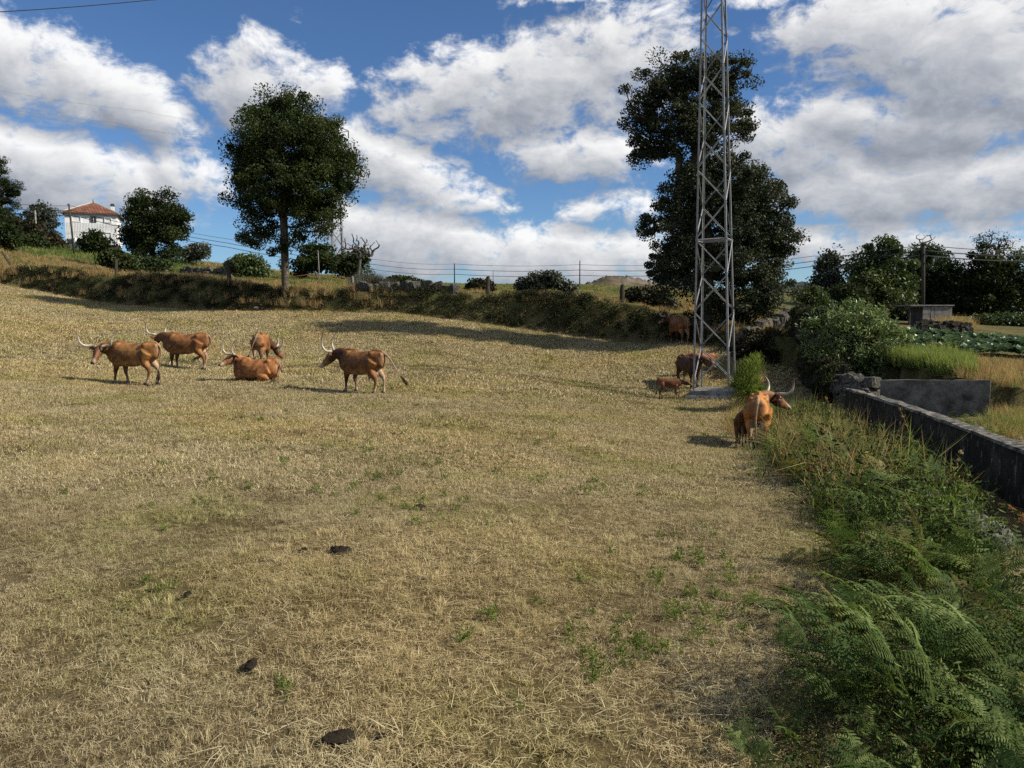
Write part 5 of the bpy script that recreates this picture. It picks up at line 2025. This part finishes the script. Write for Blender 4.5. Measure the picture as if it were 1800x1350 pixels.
    # dead seed stalks standing over the bracken
    for i, (u, d, h, lean, lab) in enumerate([(1492, 13.2, 1.05, 0.08, 'dark upright dead seed stalk above the bracken in front of the channel wall'), (1478, 14.2, 1.1, -0.28, 'pale curved grass stalk bending left over the bracken'),
                                              (1610, 11.6, 0.95, -0.30, 'pale curved grass stalk leaning before the middle of the channel wall'), (1672, 8.7, 0.75, 0.1, 'grey dead stem beside the boulder in the bracken')]):
        p = onground(u, d)
        o = empty('dry_stalk', p)
        tag(o, lab, 'stalk', 'dead stalks in the bracken')
        mb = MB()
        path = [Vector((lean * h * f * f, 0.05 * math.sin(f * 3), h * f)) for f in np.linspace(0, 1, 9)]
        mb.tube(path, [0.007 - 0.004 * k / 8 for k in range(9)], 5)
        m = M['dead_wood'] if i in (0, 3) else M['tall_dry']
        me = mb.mesh('stem', m)
        attr(me, 'tone', np.full(len(me.vertices), 0.9))
        obj('stem', me, o)
        c = np.array([tuple(path[8 - int(k)] ) for k in g.uniform(0, 2.6, 60)]) + g.normal(0, 0.012, (60, 3))
        obj('seed_head', leaves_mesh('seed_head', c, g, 0.03, M['tall_dry'] if i else M['scrub_leaf'], 0.4), o)


build_ferns()


# ------------------------------------------------------------------ cabbages in the garden
def cabbage_leaf_mesh(seed):
    g = np.random.default_rng(seed)
    n = 22
    k = np.arange(n)
    a = k * 2.4
    el = 0.25 + 1.0 * k / n
    d = np.stack([np.cos(a) * np.cos(el), np.sin(a) * np.cos(el), np.sin(el)], -1)
    c = d * 0.26 * (0.8 + 0.2 * g.uniform(0, 1, n))[:, None] + np.array([0, 0, 0.1])
    V, Fc = [], []
    for i in range(n):
        s = np.cross(d[i], [0, 0, 1.0])
        s /= np.linalg.norm(s) + 1e-9
        L, w = 0.17, 0.13
        p0 = c[i] - d[i] * L
        p2 = c[i] + d[i] * L - np.array([0, 0, 0.05])
        m = c[i] + np.array([0, 0, 0.02])
        b = len(V)
        V += [p0, m + s * w, p2, m - s * w, m - np.array([0, 0, 0.03])]
        Fc += [(b, b + 1, b + 4), (b + 1, b + 2, b + 4), (b + 2, b + 3, b + 4), (b + 3, b, b + 4)]
    me = new_mesh('cabbage', np.array(V), Fc, [M['cabbage']])
    attr(me, 'tone', np.repeat(np.clip(g.normal(0.5, 0.2, n), 0, 1), 5))
    return me


CAB = [cabbage_leaf_mesh(700 + i) for i in range(3)]
gc = np.random.default_rng(70)
ORD = 'first second third fourth fifth sixth seventh eighth ninth tenth eleventh twelfth thirteenth fourteenth fifteenth sixteenth seventeenth eighteenth nineteenth twentieth'.split()
for (d0, u0, u1, row) in [(31.5, 1580, 1825, 'front'), (33.2, 1592, 1825, 'second'), (35.0, 1600, 1825, 'back')]:
    u, k = u0, 0
    while u < u1 and k < 20:
        p = og(u, d0 + gc.normal(0, 0.2))
        o = obj('cabbage', CAB[gc.integers(0, 3)], loc=p, rot=(gc.normal(0, .1), gc.normal(0, .1), gc.uniform(0, 6)), scale=gc.uniform(.85, 1.35))
        tag(o, '%s cabbage from the shrub end in the %s row of the garden' % (ORD[k], row), 'cabbage', '%s row of cabbages' % row)
        k += 1
        u += gc.uniform(10, 15)

# ------------------------------------------------------------------ cattle
def mat_coat():
    m, t, b = material('cow_coat', 0.62, 0.25)
    at = t.n('ShaderNodeAttribute', attribute_name='coat')
    tc = t.n('ShaderNodeTexCoord')
    n = t.noise(tc.outputs['Object'], 3.2, 6, 0.68, 0.6)
    c = t.mix(t.smooth(n, 0.36, 0.62), t.mix(1.0, at.outputs['Color'], (0.42, 0.36, 0.30), 'MULTIPLY'), at.outputs['Color'])
    t.l(c, b.inputs['Base Color'])
    w = t.n('ShaderNodeTexWave', wave_type='BANDS', bands_direction='X')
    w.inputs['Scale'].default_value = 5.0
    w.inputs['Distortion'].default_value = 3.0
    w.inputs['Detail'].default_value = 2
    t.l(tc.outputs['Object'], w.inputs['Vector'])
    h = t.math('ADD', t.math('MULTIPLY', w.outputs['Fac'], 0.5), t.math('MULTIPLY', t.noise(tc.outputs['Object'], 60, 3, .6), 0.25))
    bump(t, b, h, 0.008, 0.25)
    return m


def mat_horn():
    m, t, b = material('horn', 0.4, 0.4)
    at = t.n('ShaderNodeAttribute', attribute_name='along')
    t.l(t.ramp(at.outputs['Fac'], [(0.0, (0.22, 0.16, 0.10)), (0.12, (0.40, 0.34, 0.24)), (0.5, (0.46, 0.41, 0.31)), (0.74, (0.16, 0.13, 0.10)), (1.0, (0.02, 0.018, 0.015))]), b.inputs['Base Color'])
    return m


M['coat'] = mat_coat()
M['horn'] = mat_horn()
M['hoof'] = mat_plain('hoof', (0.035, 0.03, 0.026), 0.6, 0.3)
M['eye'] = mat_plain('eye', (0.01, 0.008, 0.006), 0.1, 0.6)
M['nose'] = mat_plain('nose', (0.012, 0.010, 0.010), 0.4, 0.4)
M['hair'] = mat_mottle('tail_hair', [(0.3, (0.02, 0.013, 0.008)), (0.6, (0.06, 0.038, 0.022))], 20, 0.9, 0.1, 0)
M['udder'] = mat_plain('udder_skin', (0.45, 0.28, 0.20), 0.6, 0.3)
M['ear_tag'] = mat_plain('ear_tag', (0.65, 0.45, 0.03), 0.5, 0.4)

V3 = Vector
STD_LEGS = {  # hip/shoulder, stifle/elbow, hock/knee, fetlock, toe: (x, z) with the side offset in y
    'f': [(0.47, 0.80, 0.17), (0.43, 0.60, 0.165), (0.46, 0.36, 0.14), (0.455, 0.11, 0.135), (0.475, 0.05, 0.135)],
    'h': [(-0.53, 0.92, 0.125), (-0.43, 0.68, 0.155), (-0.62, 0.43, 0.15), (-0.59, 0.11, 0.14), (-0.565, 0.05, 0.14)]}
F_R = [0.115, 0.098, 0.058, 0.045, 0.054]
H_R = [0.20, 0.150, 0.066, 0.046, 0.056]


def ellip(mb, c, r, rot=None, n=10, m=8):
    rings = []
    for i in range(1, m):
        a = math.pi * i / m
        rings.append([V3((math.cos(k * 2 * math.pi / n) * math.sin(a) * r[0], math.sin(k * 2 * math.pi / n) * math.sin(a) * r[1], -math.cos(a) * r[2])) for k in range(n)])
    if rot is not None:
        rings = [[rot @ p for p in q] for q in rings]
    mb.rings([[V3(c) + p for p in q] for q in rings])


def smooth_path(pts, n=5):
    q = [V3(p) for p in pts]
    q = [q[0] * 2 - q[1]] + q + [q[-1] * 2 - q[-2]]
    out = []
    for i in range(1, len(q) - 2):
        for s in range(n):
            f = s / n
            a, b, c, d = q[i - 1], q[i], q[i + 1], q[i + 2]
            out.append(0.5 * ((2 * b) + (c - a) * f + (2 * a - 5 * b + 4 * c - d) * f * f + (3 * b - a - 3 * c + d) * f ** 3))
    return out + [q[-2]]


def interp_list(r, n_out):
    return [float(x) for x in np.interp(np.linspace(0, len(r) - 1, n_out), range(len(r)), r)]


def cow(label, u, v, d, heading, scale=1.0, coat=(0.36, 0.14, 0.038), dark=0.5, head=(1.08, 0.0, 1.06), look=(20, -25), legs=None, tail=None, lying=False, horns=1.0,
        horn_spread=1.0, calf=False, udder=False, swing=None, name='cow', roll_head=0.0, lift=0.0, white=0.8, bulk=1.0, group='long-horned brown cattle'):
    """u, v, d: feet in the photograph and distance; heading: degrees from +x; head: local position of the poll;
    look: (yaw, pitch) of the face relative to the body"""
    f = onground(u, d)
    t = empty(name, f + V3((0, 0, lift)), rad(heading), scale)
    tag(t, label, 'calf' if calf else 'cow', group)
    dz = -0.43 if lying else 0.0
    mb = MB()
    # trunk: x, top, bottom, half-width
    st = [(-0.80, 1.10, 0.88, 0.07), (-0.76, 1.15, 0.76, 0.15), (-0.66, 1.185, 0.70, 0.205), (-0.50, 1.20, 0.66, 0.235), (-0.30, 1.185, 0.56, 0.255), (-0.05, 1.165, 0.50, 0.30),
          (0.20, 1.165, 0.49, 0.295), (0.42, 1.20, 0.50, 0.245), (0.58, 1.20, 0.54, 0.205), (0.72, 1.15, 0.60, 0.155), (0.82, 1.07, 0.70, 0.09)]
    if calf:
        st = [(x * 0.78, a - 0.03, 0.30 + b * 0.68, w * 0.68) for x, a, b, w in st]
    rings = []
    for x, zt, zb, hw in st:
        hw *= bulk
        if lying:
            hw *= 1.12 + 0.1 * (1 - abs(x))
            zb = zb + (0.455 - zb) * 0.6
        zm, hh = (zt + zb) / 2 + dz, (zt - zb) / 2
        ring = []
        for k in range(18):
            a = 2 * math.pi * k / 18
            c_, s_ = math.cos(a), math.sin(a)
            wd = hw * (1.0 if s_ < 0 else 1 - 0.30 * s_ ** 2)     # narrower back
            ring.append(V3((x, wd * math.copysign(abs(c_) ** 0.85, c_), zm + hh * math.copysign(abs(s_) ** 0.9, s_))))
        rings.append(ring)
    mb.rings(rings)
    cs = 0.8 if calf else 1.0
    if not calf:
        for s in (-1, 1):                        # hip bones, pin bones, shoulder blades
            ellip(mb, (-0.45, s * 0.17 * bulk, 1.12 + dz), (0.08, 0.075, 0.07))
            ellip(mb, (-0.74, s * 0.08, 1.06 + dz), (0.06, 0.06, 0.09))
            ellip(mb, (0.47, s * 0.15, 0.96 + dz), (0.13, 0.09, 0.25), Matrix.Rotation(rad(-14), 3, 'Y'))
        ellip(mb, (0.42, 0, 1.19 + dz), (0.20, 0.06, 0.055))
        ellip(mb, (-0.55, 0, 1.20 + dz), (0.2, 0.07, 0.04))
    # head frame
    hp = V3(head) + V3((0, 0, dz))
    if calf:
        hp = V3((head[0] * 0.80, head[1], head[2]))
    yaw, pit = rad(look[0]), rad(look[1])
    fx = V3((math.cos(yaw) * math.cos(pit), math.sin(yaw) * math.cos(pit), math.sin(pit)))
    sy = V3((-math.sin(yaw), math.cos(yaw), 0))
    if roll_head:
        sy = Matrix.Rotation(rad(roll_head), 3, fx) @ sy
    uz = fx.cross(sy)
    HM = Matrix((fx, sy, uz)).transposed()
    HH = Matrix.Rotation(rad(-min(45, max(0, -look[1]) * 0.95)), 3, sy) @ HM      # horns stand up from a lowered face
    # neck
    nb = V3((0.60 * (0.8 if calf else 1), 0, 0.93 + dz))
    nm = nb.lerp(hp, 0.55) + V3((0, 0, 0.02)) + (fx * -0.10)
    path = smooth_path([nb, nm, hp + fx * 0.02], 4)
    rw = interp_list([0.155 * cs, 0.115 * cs, 0.082 * cs], len(path))
    rh = interp_list([0.255 * cs, 0.185 * cs, 0.115 * cs], len(path))
    rings = []
    for i, p in enumerate(path):
        tg = (path[min(i + 1, len(path) - 1)] - path[max(0, i - 1)]).normalized()
        sd = V3((0, 0, 1)).cross(tg)
        sd = sd.normalized() if sd.length > 0.2 else V3((0, 1, 0))
        up = tg.cross(sd)
        rings.append([p + sd * math.cos(a) * rw[i] + up * math.sin(a) * rh[i] for a in np.linspace(0, 2 * math.pi, 14, endpoint=False)])
    mb.rings(rings)
    # dewlap
    if not calf:
        dw = []
        for k, fct in enumerate((0.0, 0.3, 0.6, 0.85)):
            p = path[int(fct * (len(path) - 1))]
            drop = (0.26, 0.30, 0.22, 0.10)[k]
            c = p - V3((0, 0, drop))
            dw.append(c)
        mb.tube(smooth_path([V3((0.70, 0, 0.60 + dz))] + dw, 3), interp_list([0.06, 0.05, 0.045, 0.04, 0.03], 13), 8)
    # head: x along the face, (x, top, bottom, half-width)
    hs = 0.80 if calf else 1.0
    if calf:
        hsec = [(-0.10, 0.05, -0.09, 0.06), (0.0, 0.085, -0.12, 0.085), (0.10, 0.085, -0.135, 0.09), (0.20, 0.06, -0.12, 0.07), (0.30, 0.03, -0.10, 0.06), (0.36, 0.015, -0.085, 0.062), (0.40, -0.01, -0.065, 0.045)]
    else:
        hsec = [(-0.11, 0.05, -0.10, 0.06), (-0.03, 0.10, -0.14, 0.095), (0.07, 0.105, -0.16, 0.105), (0.17, 0.085, -0.155, 0.09), (0.28, 0.055, -0.125, 0.066), (0.38, 0.03, -0.105, 0.06), (0.45, 0.015, -0.095, 0.072), (0.49, -0.01, -0.075, 0.055)]
    if not calf:
        hsec = [(x * 1.1, tp * 1.12, bt * 1.12, w * 1.12) for x, tp, bt, w in hsec]
    rings = [[hp + HM @ V3((x, w * math.cos(a), (tp + bt) / 2 + (tp - bt) / 2 * math.sin(a))) for a in np.linspace(0, 2 * math.pi, 12, endpoint=False)] for x, tp, bt, w in hsec]
    mb.rings(rings)
    # legs
    feet = []
    legs = legs or {}
    tilt = {}
    for key in ('fl', 'fr', 'hl', 'hr'):
        kind, s = key[0], 1 if key[1] == 'l' else -1
        js = [V3((x * (0.78 if calf else 1.0), s * y * (0.68 if calf else 1.0), z)) for x, z, y in STD_LEGS[kind]]
        sw = legs.get(key, 0.0)
        if lying:
            if kind == 'f':
                js = [V3((0.46, s * 0.17, 0.36)), V3((0.42, s * 0.22, 0.20)), V3((0.66, s * 0.22, 0.085)), V3((0.44, s * 0.20, 0.05)), V3((0.36, s * 0.20, 0.045))]
            else:
                js = [V3((-0.48, s * 0.20, 0.42)), V3((-0.20, s * 0.33, 0.26)), V3((-0.52, s * 0.34, 0.09)), V3((-0.18, s * 0.36, 0.05)), V3((-0.10, s * 0.36, 0.045))]
        elif sw:
            for i in range(1, 5):
                wgt = (0, 0.12, 0.45, 0.95, 1.0)[i]
                js[i].x += sw * wgt
        r = [q * (0.72 if calf else 1.0) for q in (F_R if kind == 'f' else H_R)]
        pth = smooth_path(js, 4)
        rr = interp_list(r, len(pth))
        # slim the cannon bone between knee and fetlock
        for i in range(len(pth)):
            q = i / (len(pth) - 1) * 4
            if 2.2 < q < 2.9:
                rr[i] *= 0.76
        mb.tube(pth, rr, 10)
        feet.append((js[4], kind))
    if udder:
        ellip(mb, (-0.38, 0, 0.52), (0.17, 0.14, 0.11))
    raw = mb.mesh('raw')
    tmp = D.objects.new('raw', raw)
    COL.objects.link(tmp)
    rm = tmp.modifiers.new('r', 'REMESH')
    rm.mode = 'VOXEL'
    rm.voxel_size = 0.019 if not calf else 0.017
    sm = tmp.modifiers.new('s', 'SMOOTH')
    sm.factor, sm.iterations = 0.5, 11
    bpy.context.view_layer.update()
    dg = bpy.context.evaluated_depsgraph_get()
    me = D.meshes.new_from_object(tmp.evaluated_get(dg))
    D.objects.remove(tmp)
    me.name = 'body'
    me.materials.clear()
    me.materials.append(M['coat'])
    n = len(me.vertices)
    co = np.empty(n * 3, np.float32)
    no = np.empty(n * 3, np.float32)
    me.vertices.foreach_get('co', co)
    me.vertices.foreach_get('normal', no)
    co, no = co.reshape(-1, 3), no.reshape(-1, 3)
    me.polygons.foreach_set('use_smooth', np.ones(len(me.polygons), bool))
    # coat colours
    C = np.tile(np.array(coat), (n, 1))
    drk = np.array([0.060, 0.024, 0.012])
    cream = np.array([0.52, 0.42, 0.30])
    x, y, z = co[:, 0], co[:, 1], co[:, 2] - dz
    def blend(w, c):
        C[:] = C * (1 - w[:, None]) + c * w[:, None]
    nd = sstep(x, 0.36, 0.72) * (1 - sstep(z, 1.10, 1.22) * 0.4)
    blend(np.clip(nd * dark + sstep(0.62 - z, 0.0, 0.2) * 0.25 * (x > 0.2), 0, 1), drk)          # dark neck and chest
    blend(np.clip((1 - sstep(np.abs(z - 0.85), 0.08, 0.30)) * 0.4 * dark * (np.abs(x) < 0.5), 0, 1), drk)   # darker flank: coat marking plus painted-in body shading
    ruddy = np.array(coat) * np.array([1.25, 1.35, 1.5])
    blend(sstep(z, 1.02, 1.20) * 0.35 * (x < 0.6), ruddy)                                        # paler back line
    blend(sstep(-x, 0.70, 0.80) * 0.35 * white, cream)                                           # pale rump
    inn = (no[:, 1] * np.sign(y) < -0.15)
    if not lying:
        hind = (x < -0.2)
        blend(np.clip(inn * hind * sstep(0.98 - z, 0.0, 0.2) * 0.85 * white, 0, 1), cream)       # inner thighs
        blend(np.clip(inn * (~hind) * sstep(0.62 - z, 0.0, 0.1) * 0.5 * white, 0, 1), cream)
        blend(sstep(0.36 - z, 0.0, 0.18) * (0.75 * hind + 0.25 * (~hind)) * white * (0.35 + 0.65 * inn), cream)
        blend(sstep(0.62 - z, 0.0, 0.15) * (~hind) * 0.65, drk * 1.6)
        blend(sstep(0.62 - z, 0.0, 0.15) * hind * (~inn) * 0.45, drk * 1.8)
        blend(sstep(0.16 - z, 0.0, 0.03) * 0.6 * white, cream)
        blend(sstep(-no[:, 2], 0.3, 0.8) * (z > 0.4) * (np.abs(x) < 0.5) * 0.4 * white, cream)   # belly
    rel = (co - np.array(hp)) @ np.array(HM)
    onhead = (rel[:, 0] > -0.04) & (np.abs(rel[:, 1]) < 0.15) & (np.abs(rel[:, 2] + 0.04) < 0.2) & (rel[:, 0] < 0.62)
    hw = onhead.astype(float)
    blend(hw * (0.45 + 0.4 * dark), drk * 1.3)
    blend(hw * sstep(rel[:, 0], 0.12, 0.24) * sstep(np.abs(rel[:, 1]), 0.015, 0.05) * 0.6 * white, np.array([0.42, 0.20, 0.08]))   # tan cheeks
    k = 0.86 if calf else 1.0
    blend(hw * sstep(rel[:, 0], 0.36 * k, 0.41 * k) * 0.65 * white, np.array([0.50, 0.43, 0.34]))   # pale ring round the muzzle
    eye_w = np.exp(-(((rel[:, 0] - 0.10) ** 2 + (np.abs(rel[:, 1]) - 0.09) ** 2 + (rel[:, 2] - 0.02) ** 2) / 0.0014))
    blend(hw * eye_w * 0.7 * white, cream)
    a = me.attributes.new('coat', 'FLOAT_COLOR', 'POINT')
    a.data.foreach_set('color', np.concatenate([C, np.ones((n, 1))], 1).astype(np.float32).ravel())
    obj('body', me, t)
    # muzzle, eyes, ears
    m2 = MB()
    xe = 0.525 if not calf else 0.385
    ellip(m2, hp + HM @ V3((xe, 0, -0.02 * hs)), (0.032, 0.052 * hs, 0.035), HM)
    obj('nose', m2.mesh('nose', M['nose'], smooth=True), t)
    for s in (-1, 1):
        m2 = MB()
        ellip(m2, hp + HM @ V3((0.112 * hs, s * 0.102 * hs, 0.03)), (0.024, 0.014, 0.019), HM)
        obj('eye', m2.mesh('eye', M['eye'], smooth=True), t)
        base = hp + HM @ V3((-0.045, s * 0.085 * hs, 0.02))
        tip = hp + HM @ V3((-0.06, s * 0.30 * hs, -0.03))
        m2 = MB()
        rings = []
        for i, wv in enumerate((0.25, 0.75, 1.0, 0.9, 0.55, 0.1)):
            p = base.lerp(tip, i / 5)
            w = 0.062 * hs * wv
            rings.append([p + HM @ V3((0.02 * math.cos(q) * wv - 0.004, 0, w * math.sin(q))) for q in np.linspace(0, 2 * math.pi, 8, endpoint=False)])
        m2.rings(rings)
        em = m2.mesh('ear', M['coat'], smooth=True)
        cc = np.tile(np.append(np.array(coat) * 0.35, 1), (len(em.vertices), 1))
        ea = em.attributes.new('coat', 'FLOAT_COLOR', 'POINT')
        ea.data.foreach_set('color', cc.astype(np.float32).ravel())
        er = obj('ear', em, t)
        if not calf:
            m2 = MB()
            m2.box(base.lerp(tip, 0.6) + HM @ V3((0.024, 0, -0.02)), (0.006, 0.02, 0.022), HM)
            obj('ear_tag', m2.mesh('ear_tag', M['ear_tag']), er)
        if horns:
            sp, hh = horn_spread * 1.12, horns
            loc = [(-0.03, s * 0.06, 0.075), (-0.02, s * 0.16 * sp, 0.10), (0.07, s * 0.27 * sp, 0.115), (0.15, s * 0.33 * sp, 0.22 * hh), (0.15, s * 0.36 * sp, 0.36 * hh), (0.08, s * 0.42 * sp, 0.50 * hh), (0.0, s * 0.52 * sp, 0.58 * hh)]
            pth = smooth_path([hp + HM @ V3(loc[0])] + [hp + HH @ V3(p) for p in loc[1:]], 5)
            rr = interp_list([0.040, 0.038, 0.034, 0.028, 0.021, 0.013, 0.003], len(pth))
            m2 = MB()
            m2.tube(pth, rr, 10)
            hm = m2.mesh('horn', M['horn'], smooth=True)
            attr(hm, 'along', np.repeat(np.linspace(0, 1, len(pth)), 10))
            obj('horn', hm, t)
    # hooves
    for p, kind in feet:
        m2 = MB()
        r = (0.052 if kind == 'f' else 0.05) * (0.75 if calf else 1)
        if lying:
            ellip(m2, p + V3((-0.05 if kind == 'f' else 0.06, 0, 0)), (0.06, 0.04, 0.035))
        else:
            m2.rings([[p + V3((0.012 + math.cos(q) * r * k_ * 1.25, math.sin(q) * r * k_, zz)) for q in np.linspace(0, 2 * math.pi, 10, endpoint=False)] for zz, k_ in ((-0.06, 1.15), (-0.02, 1.05), (0.02, 0.9))])
        obj('hoof', m2.mesh('hoof', M['hoof'], smooth=True), t)
    # tail
    tp = tail or [(-0.79, 0, 1.10), (-0.85, 0, 0.98), (-0.85, 0.01, 0.75), (-0.84, 0.02, 0.52), (-0.85, 0.03, 0.40)]
    tp = [V3((a * (0.78 if calf else 1), b, c + dz if not (lying and c < 0.6) else c)) for a, b, c in tp]
    pth = smooth_path([V3((-0.70 * (0.78 if calf else 1), 0, 1.165 + dz))] + tp, 4)
    rr = interp_list([0.045, 0.036, 0.026, 0.02, 0.017, 0.016], len(pth))
    m2 = MB()
    m2.tube(pth, [q * (0.7 if calf else 1) for q in rr], 8)
    tm = m2.mesh('tail', M['coat'], smooth=True)
    tcol = np.array(coat) * 0.75 * (1 - 0.5 * white) + cream * 0.5 * white
    ta = tm.attributes.new('coat', 'FLOAT_COLOR', 'POINT')
    ta.data.foreach_set('color', np.tile(np.append(tcol, 1), (len(tm.vertices), 1)).astype(np.float32).ravel())
    to = obj('tail', tm, t)
    e = tp[-1]
    dr = (tp[-1] - tp[-2]).normalized()
    m2 = MB()
    ts = 0.6 if calf else 1.0
    gg = np.random.default_rng(int(u))
    for k in range(16):
        o = V3(gg.normal(0, 0.018, 3).tolist())
        L = gg.uniform(0.18, 0.34) * ts
        m2.tube([e - dr * 0.06, e + o + dr * L * 0.4, e + o * 2.0 + dr * L], [0.012 * ts, 0.016 * ts, 0.003], 5)
    obj('tail_tuft', m2.mesh('tail_tuft', M['hair']), to)
    if udder:
        m2 = MB()
        for a, b in ((-0.30, 0.06), (-0.30, -0.06), (-0.44, 0.06), (-0.44, -0.06)):
            m2.tube([(a, b, 0.46), (a + 0.005, b * 1.1, 0.37)], [0.028, 0.016], 7)
        obj('teats', m2.mesh('teats', M['udder'], smooth=True), t)
    return t


OR, RED, BRN = (0.35, 0.168, 0.052), (0.30, 0.128, 0.040), (0.075, 0.03, 0.014)
cow('light brown cow at far left facing the camera with wide curving horns', 238, 677, 21.6, 168, 1.0, OR, 0.62, (0.92, 0.26, 0.99), (104, -40), {'fl': 0.10, 'fr': -0.12, 'hl': 0.10, 'hr': -0.06},
    [(-0.80, 0, 1.10), (-0.86, 0, 0.98), (-0.86, 0.03, 0.75), (-0.83, 0.05, 0.52), (-0.81, 0.06, 0.36)], horn_spread=1.15, horns=0.95)
cow('reddish cow standing behind the left one, looking away with upright horns', 330, 645, 26.6, 172, 1.04, RED, 0.60, (1.12, -0.16, 1.06), (-38, -26), {'fl': 0.02, 'hl': -0.08, 'hr': 0.05},
    [(-0.80, 0, 1.10), (-0.87, 0.0, 0.95), (-0.83, 0.05, 0.72), (-0.72, 0.14, 0.56), (-0.58, 0.20, 0.46)], horn_spread=0.8, white=0.7)
cow('red cow seen from behind, grazing with its head lowered to the right', 460, 636, 29.0, 96, 0.95, RED, 0.7, (0.98, -0.40, 0.52), (-66, -48), {'fl': 0.08, 'fr': -0.05, 'hl': 0.05, 'hr': -0.05},
    [(-0.80, 0.02, 1.08), (-0.88, 0.08, 0.90), (-0.90, 0.16, 0.68), (-0.90, 0.24, 0.50), (-0.90, 0.30, 0.36)], horn_spread=1.0, white=0.85)
cow('tan cow lying on the dry grass with its horns raised', 453, 668, 23.0, 172, 0.88, (0.39, 0.165, 0.055), 0.5, (0.84, 0.12, 1.24), (56, -26), None,
    [(-0.80, 0, 1.0), (-0.88, 0.02, 0.75), (-0.86, 0.08, 0.55), (-0.84, 0.2, 0.06), (-0.80, 0.34, 0.05)], lying=True, horn_spread=0.78, horns=1.05, white=0.8)
cow('dark-necked cow in the middle of the field walking away with swishing tail', 638, 690, 20.9, 148, 0.98, (0.29, 0.125, 0.038), 1.0, (1.08, 0.06, 1.04), (14, -38), {'fl': 0.06, 'fr': -0.10, 'hl': 0.04, 'hr': -0.06},
    [(-0.81, -0.02, 1.10), (-0.92, -0.06, 1.0), (-1.02, -0.12, 0.82), (-1.10, -0.20, 0.62), (-1.17, -0.26, 0.48)], udder=True, horn_spread=0.72, horns=1.15, white=0.9)
cow('brown cow standing in the black shade under the evergreen oak', 1193, 603, 34.6, 104, 1.0, (0.30, 0.12, 0.035), 0.7, (1.08, 0.10, 1.12), (20, -20), None, horn_spread=0.8, horns=1.1)
cow('dark brown hornless-looking cow standing behind the pylon leg', 1210, 700, 26.3, -74, 0.86, BRN, 0.6, (0.98, 0.16, 1.08), (34, -28), None, None, horns=0, white=0.25, group='cattle by the pylon')
cow('small brown calf nosing at the dark cow beside the pylon', 1176, 703, 24.6, -6, 0.60, (0.17, 0.065, 0.024), 0.3, (0.98, 0.0, 0.92), (6, -8), {'fl': 0.06, 'fr': -0.08, 'hl': 0.08, 'hr': -0.06}, None, calf=True, horns=0, name='calf', white=0.15, group='calves')
cow('reddish calf standing behind the pylon legs', 1237, 690, 27.6, 184, 0.66, (0.34, 0.125, 0.04), 0.2, (1.0, 0.0, 1.08), (10, -20), None, None, calf=True, horns=0, name='calf', white=0.2, group='calves')
cow('bright orange-brown cow seen from behind at the edge of the bracken', 1331, 783, 17.4, 71, 1.0, (0.44, 0.185, 0.046), 0.85, (0.98, -0.34, 1.05), (-52, -28), {'fl': 0.05, 'hl': -0.06, 'hr': 0.08},
    [(-0.81, 0.0, 1.10), (-0.86, 0.02, 0.95), (-0.87, 0.03, 0.7), (-0.87, 0.02, 0.45), (-0.86, 0.02, 0.3)], horn_spread=1.15, horns=0.95, white=0.9, bulk=0.9)
cow('dark calf pressed against the left side of the orange-brown cow', 1303, 780, 17.5, 66, 0.70, (0.16, 0.065, 0.022), 0.3, (0.96, -0.16, 0.92), (-50, -10), None, None, calf=True, horns=0, name='calf', white=0.1, group='calves')
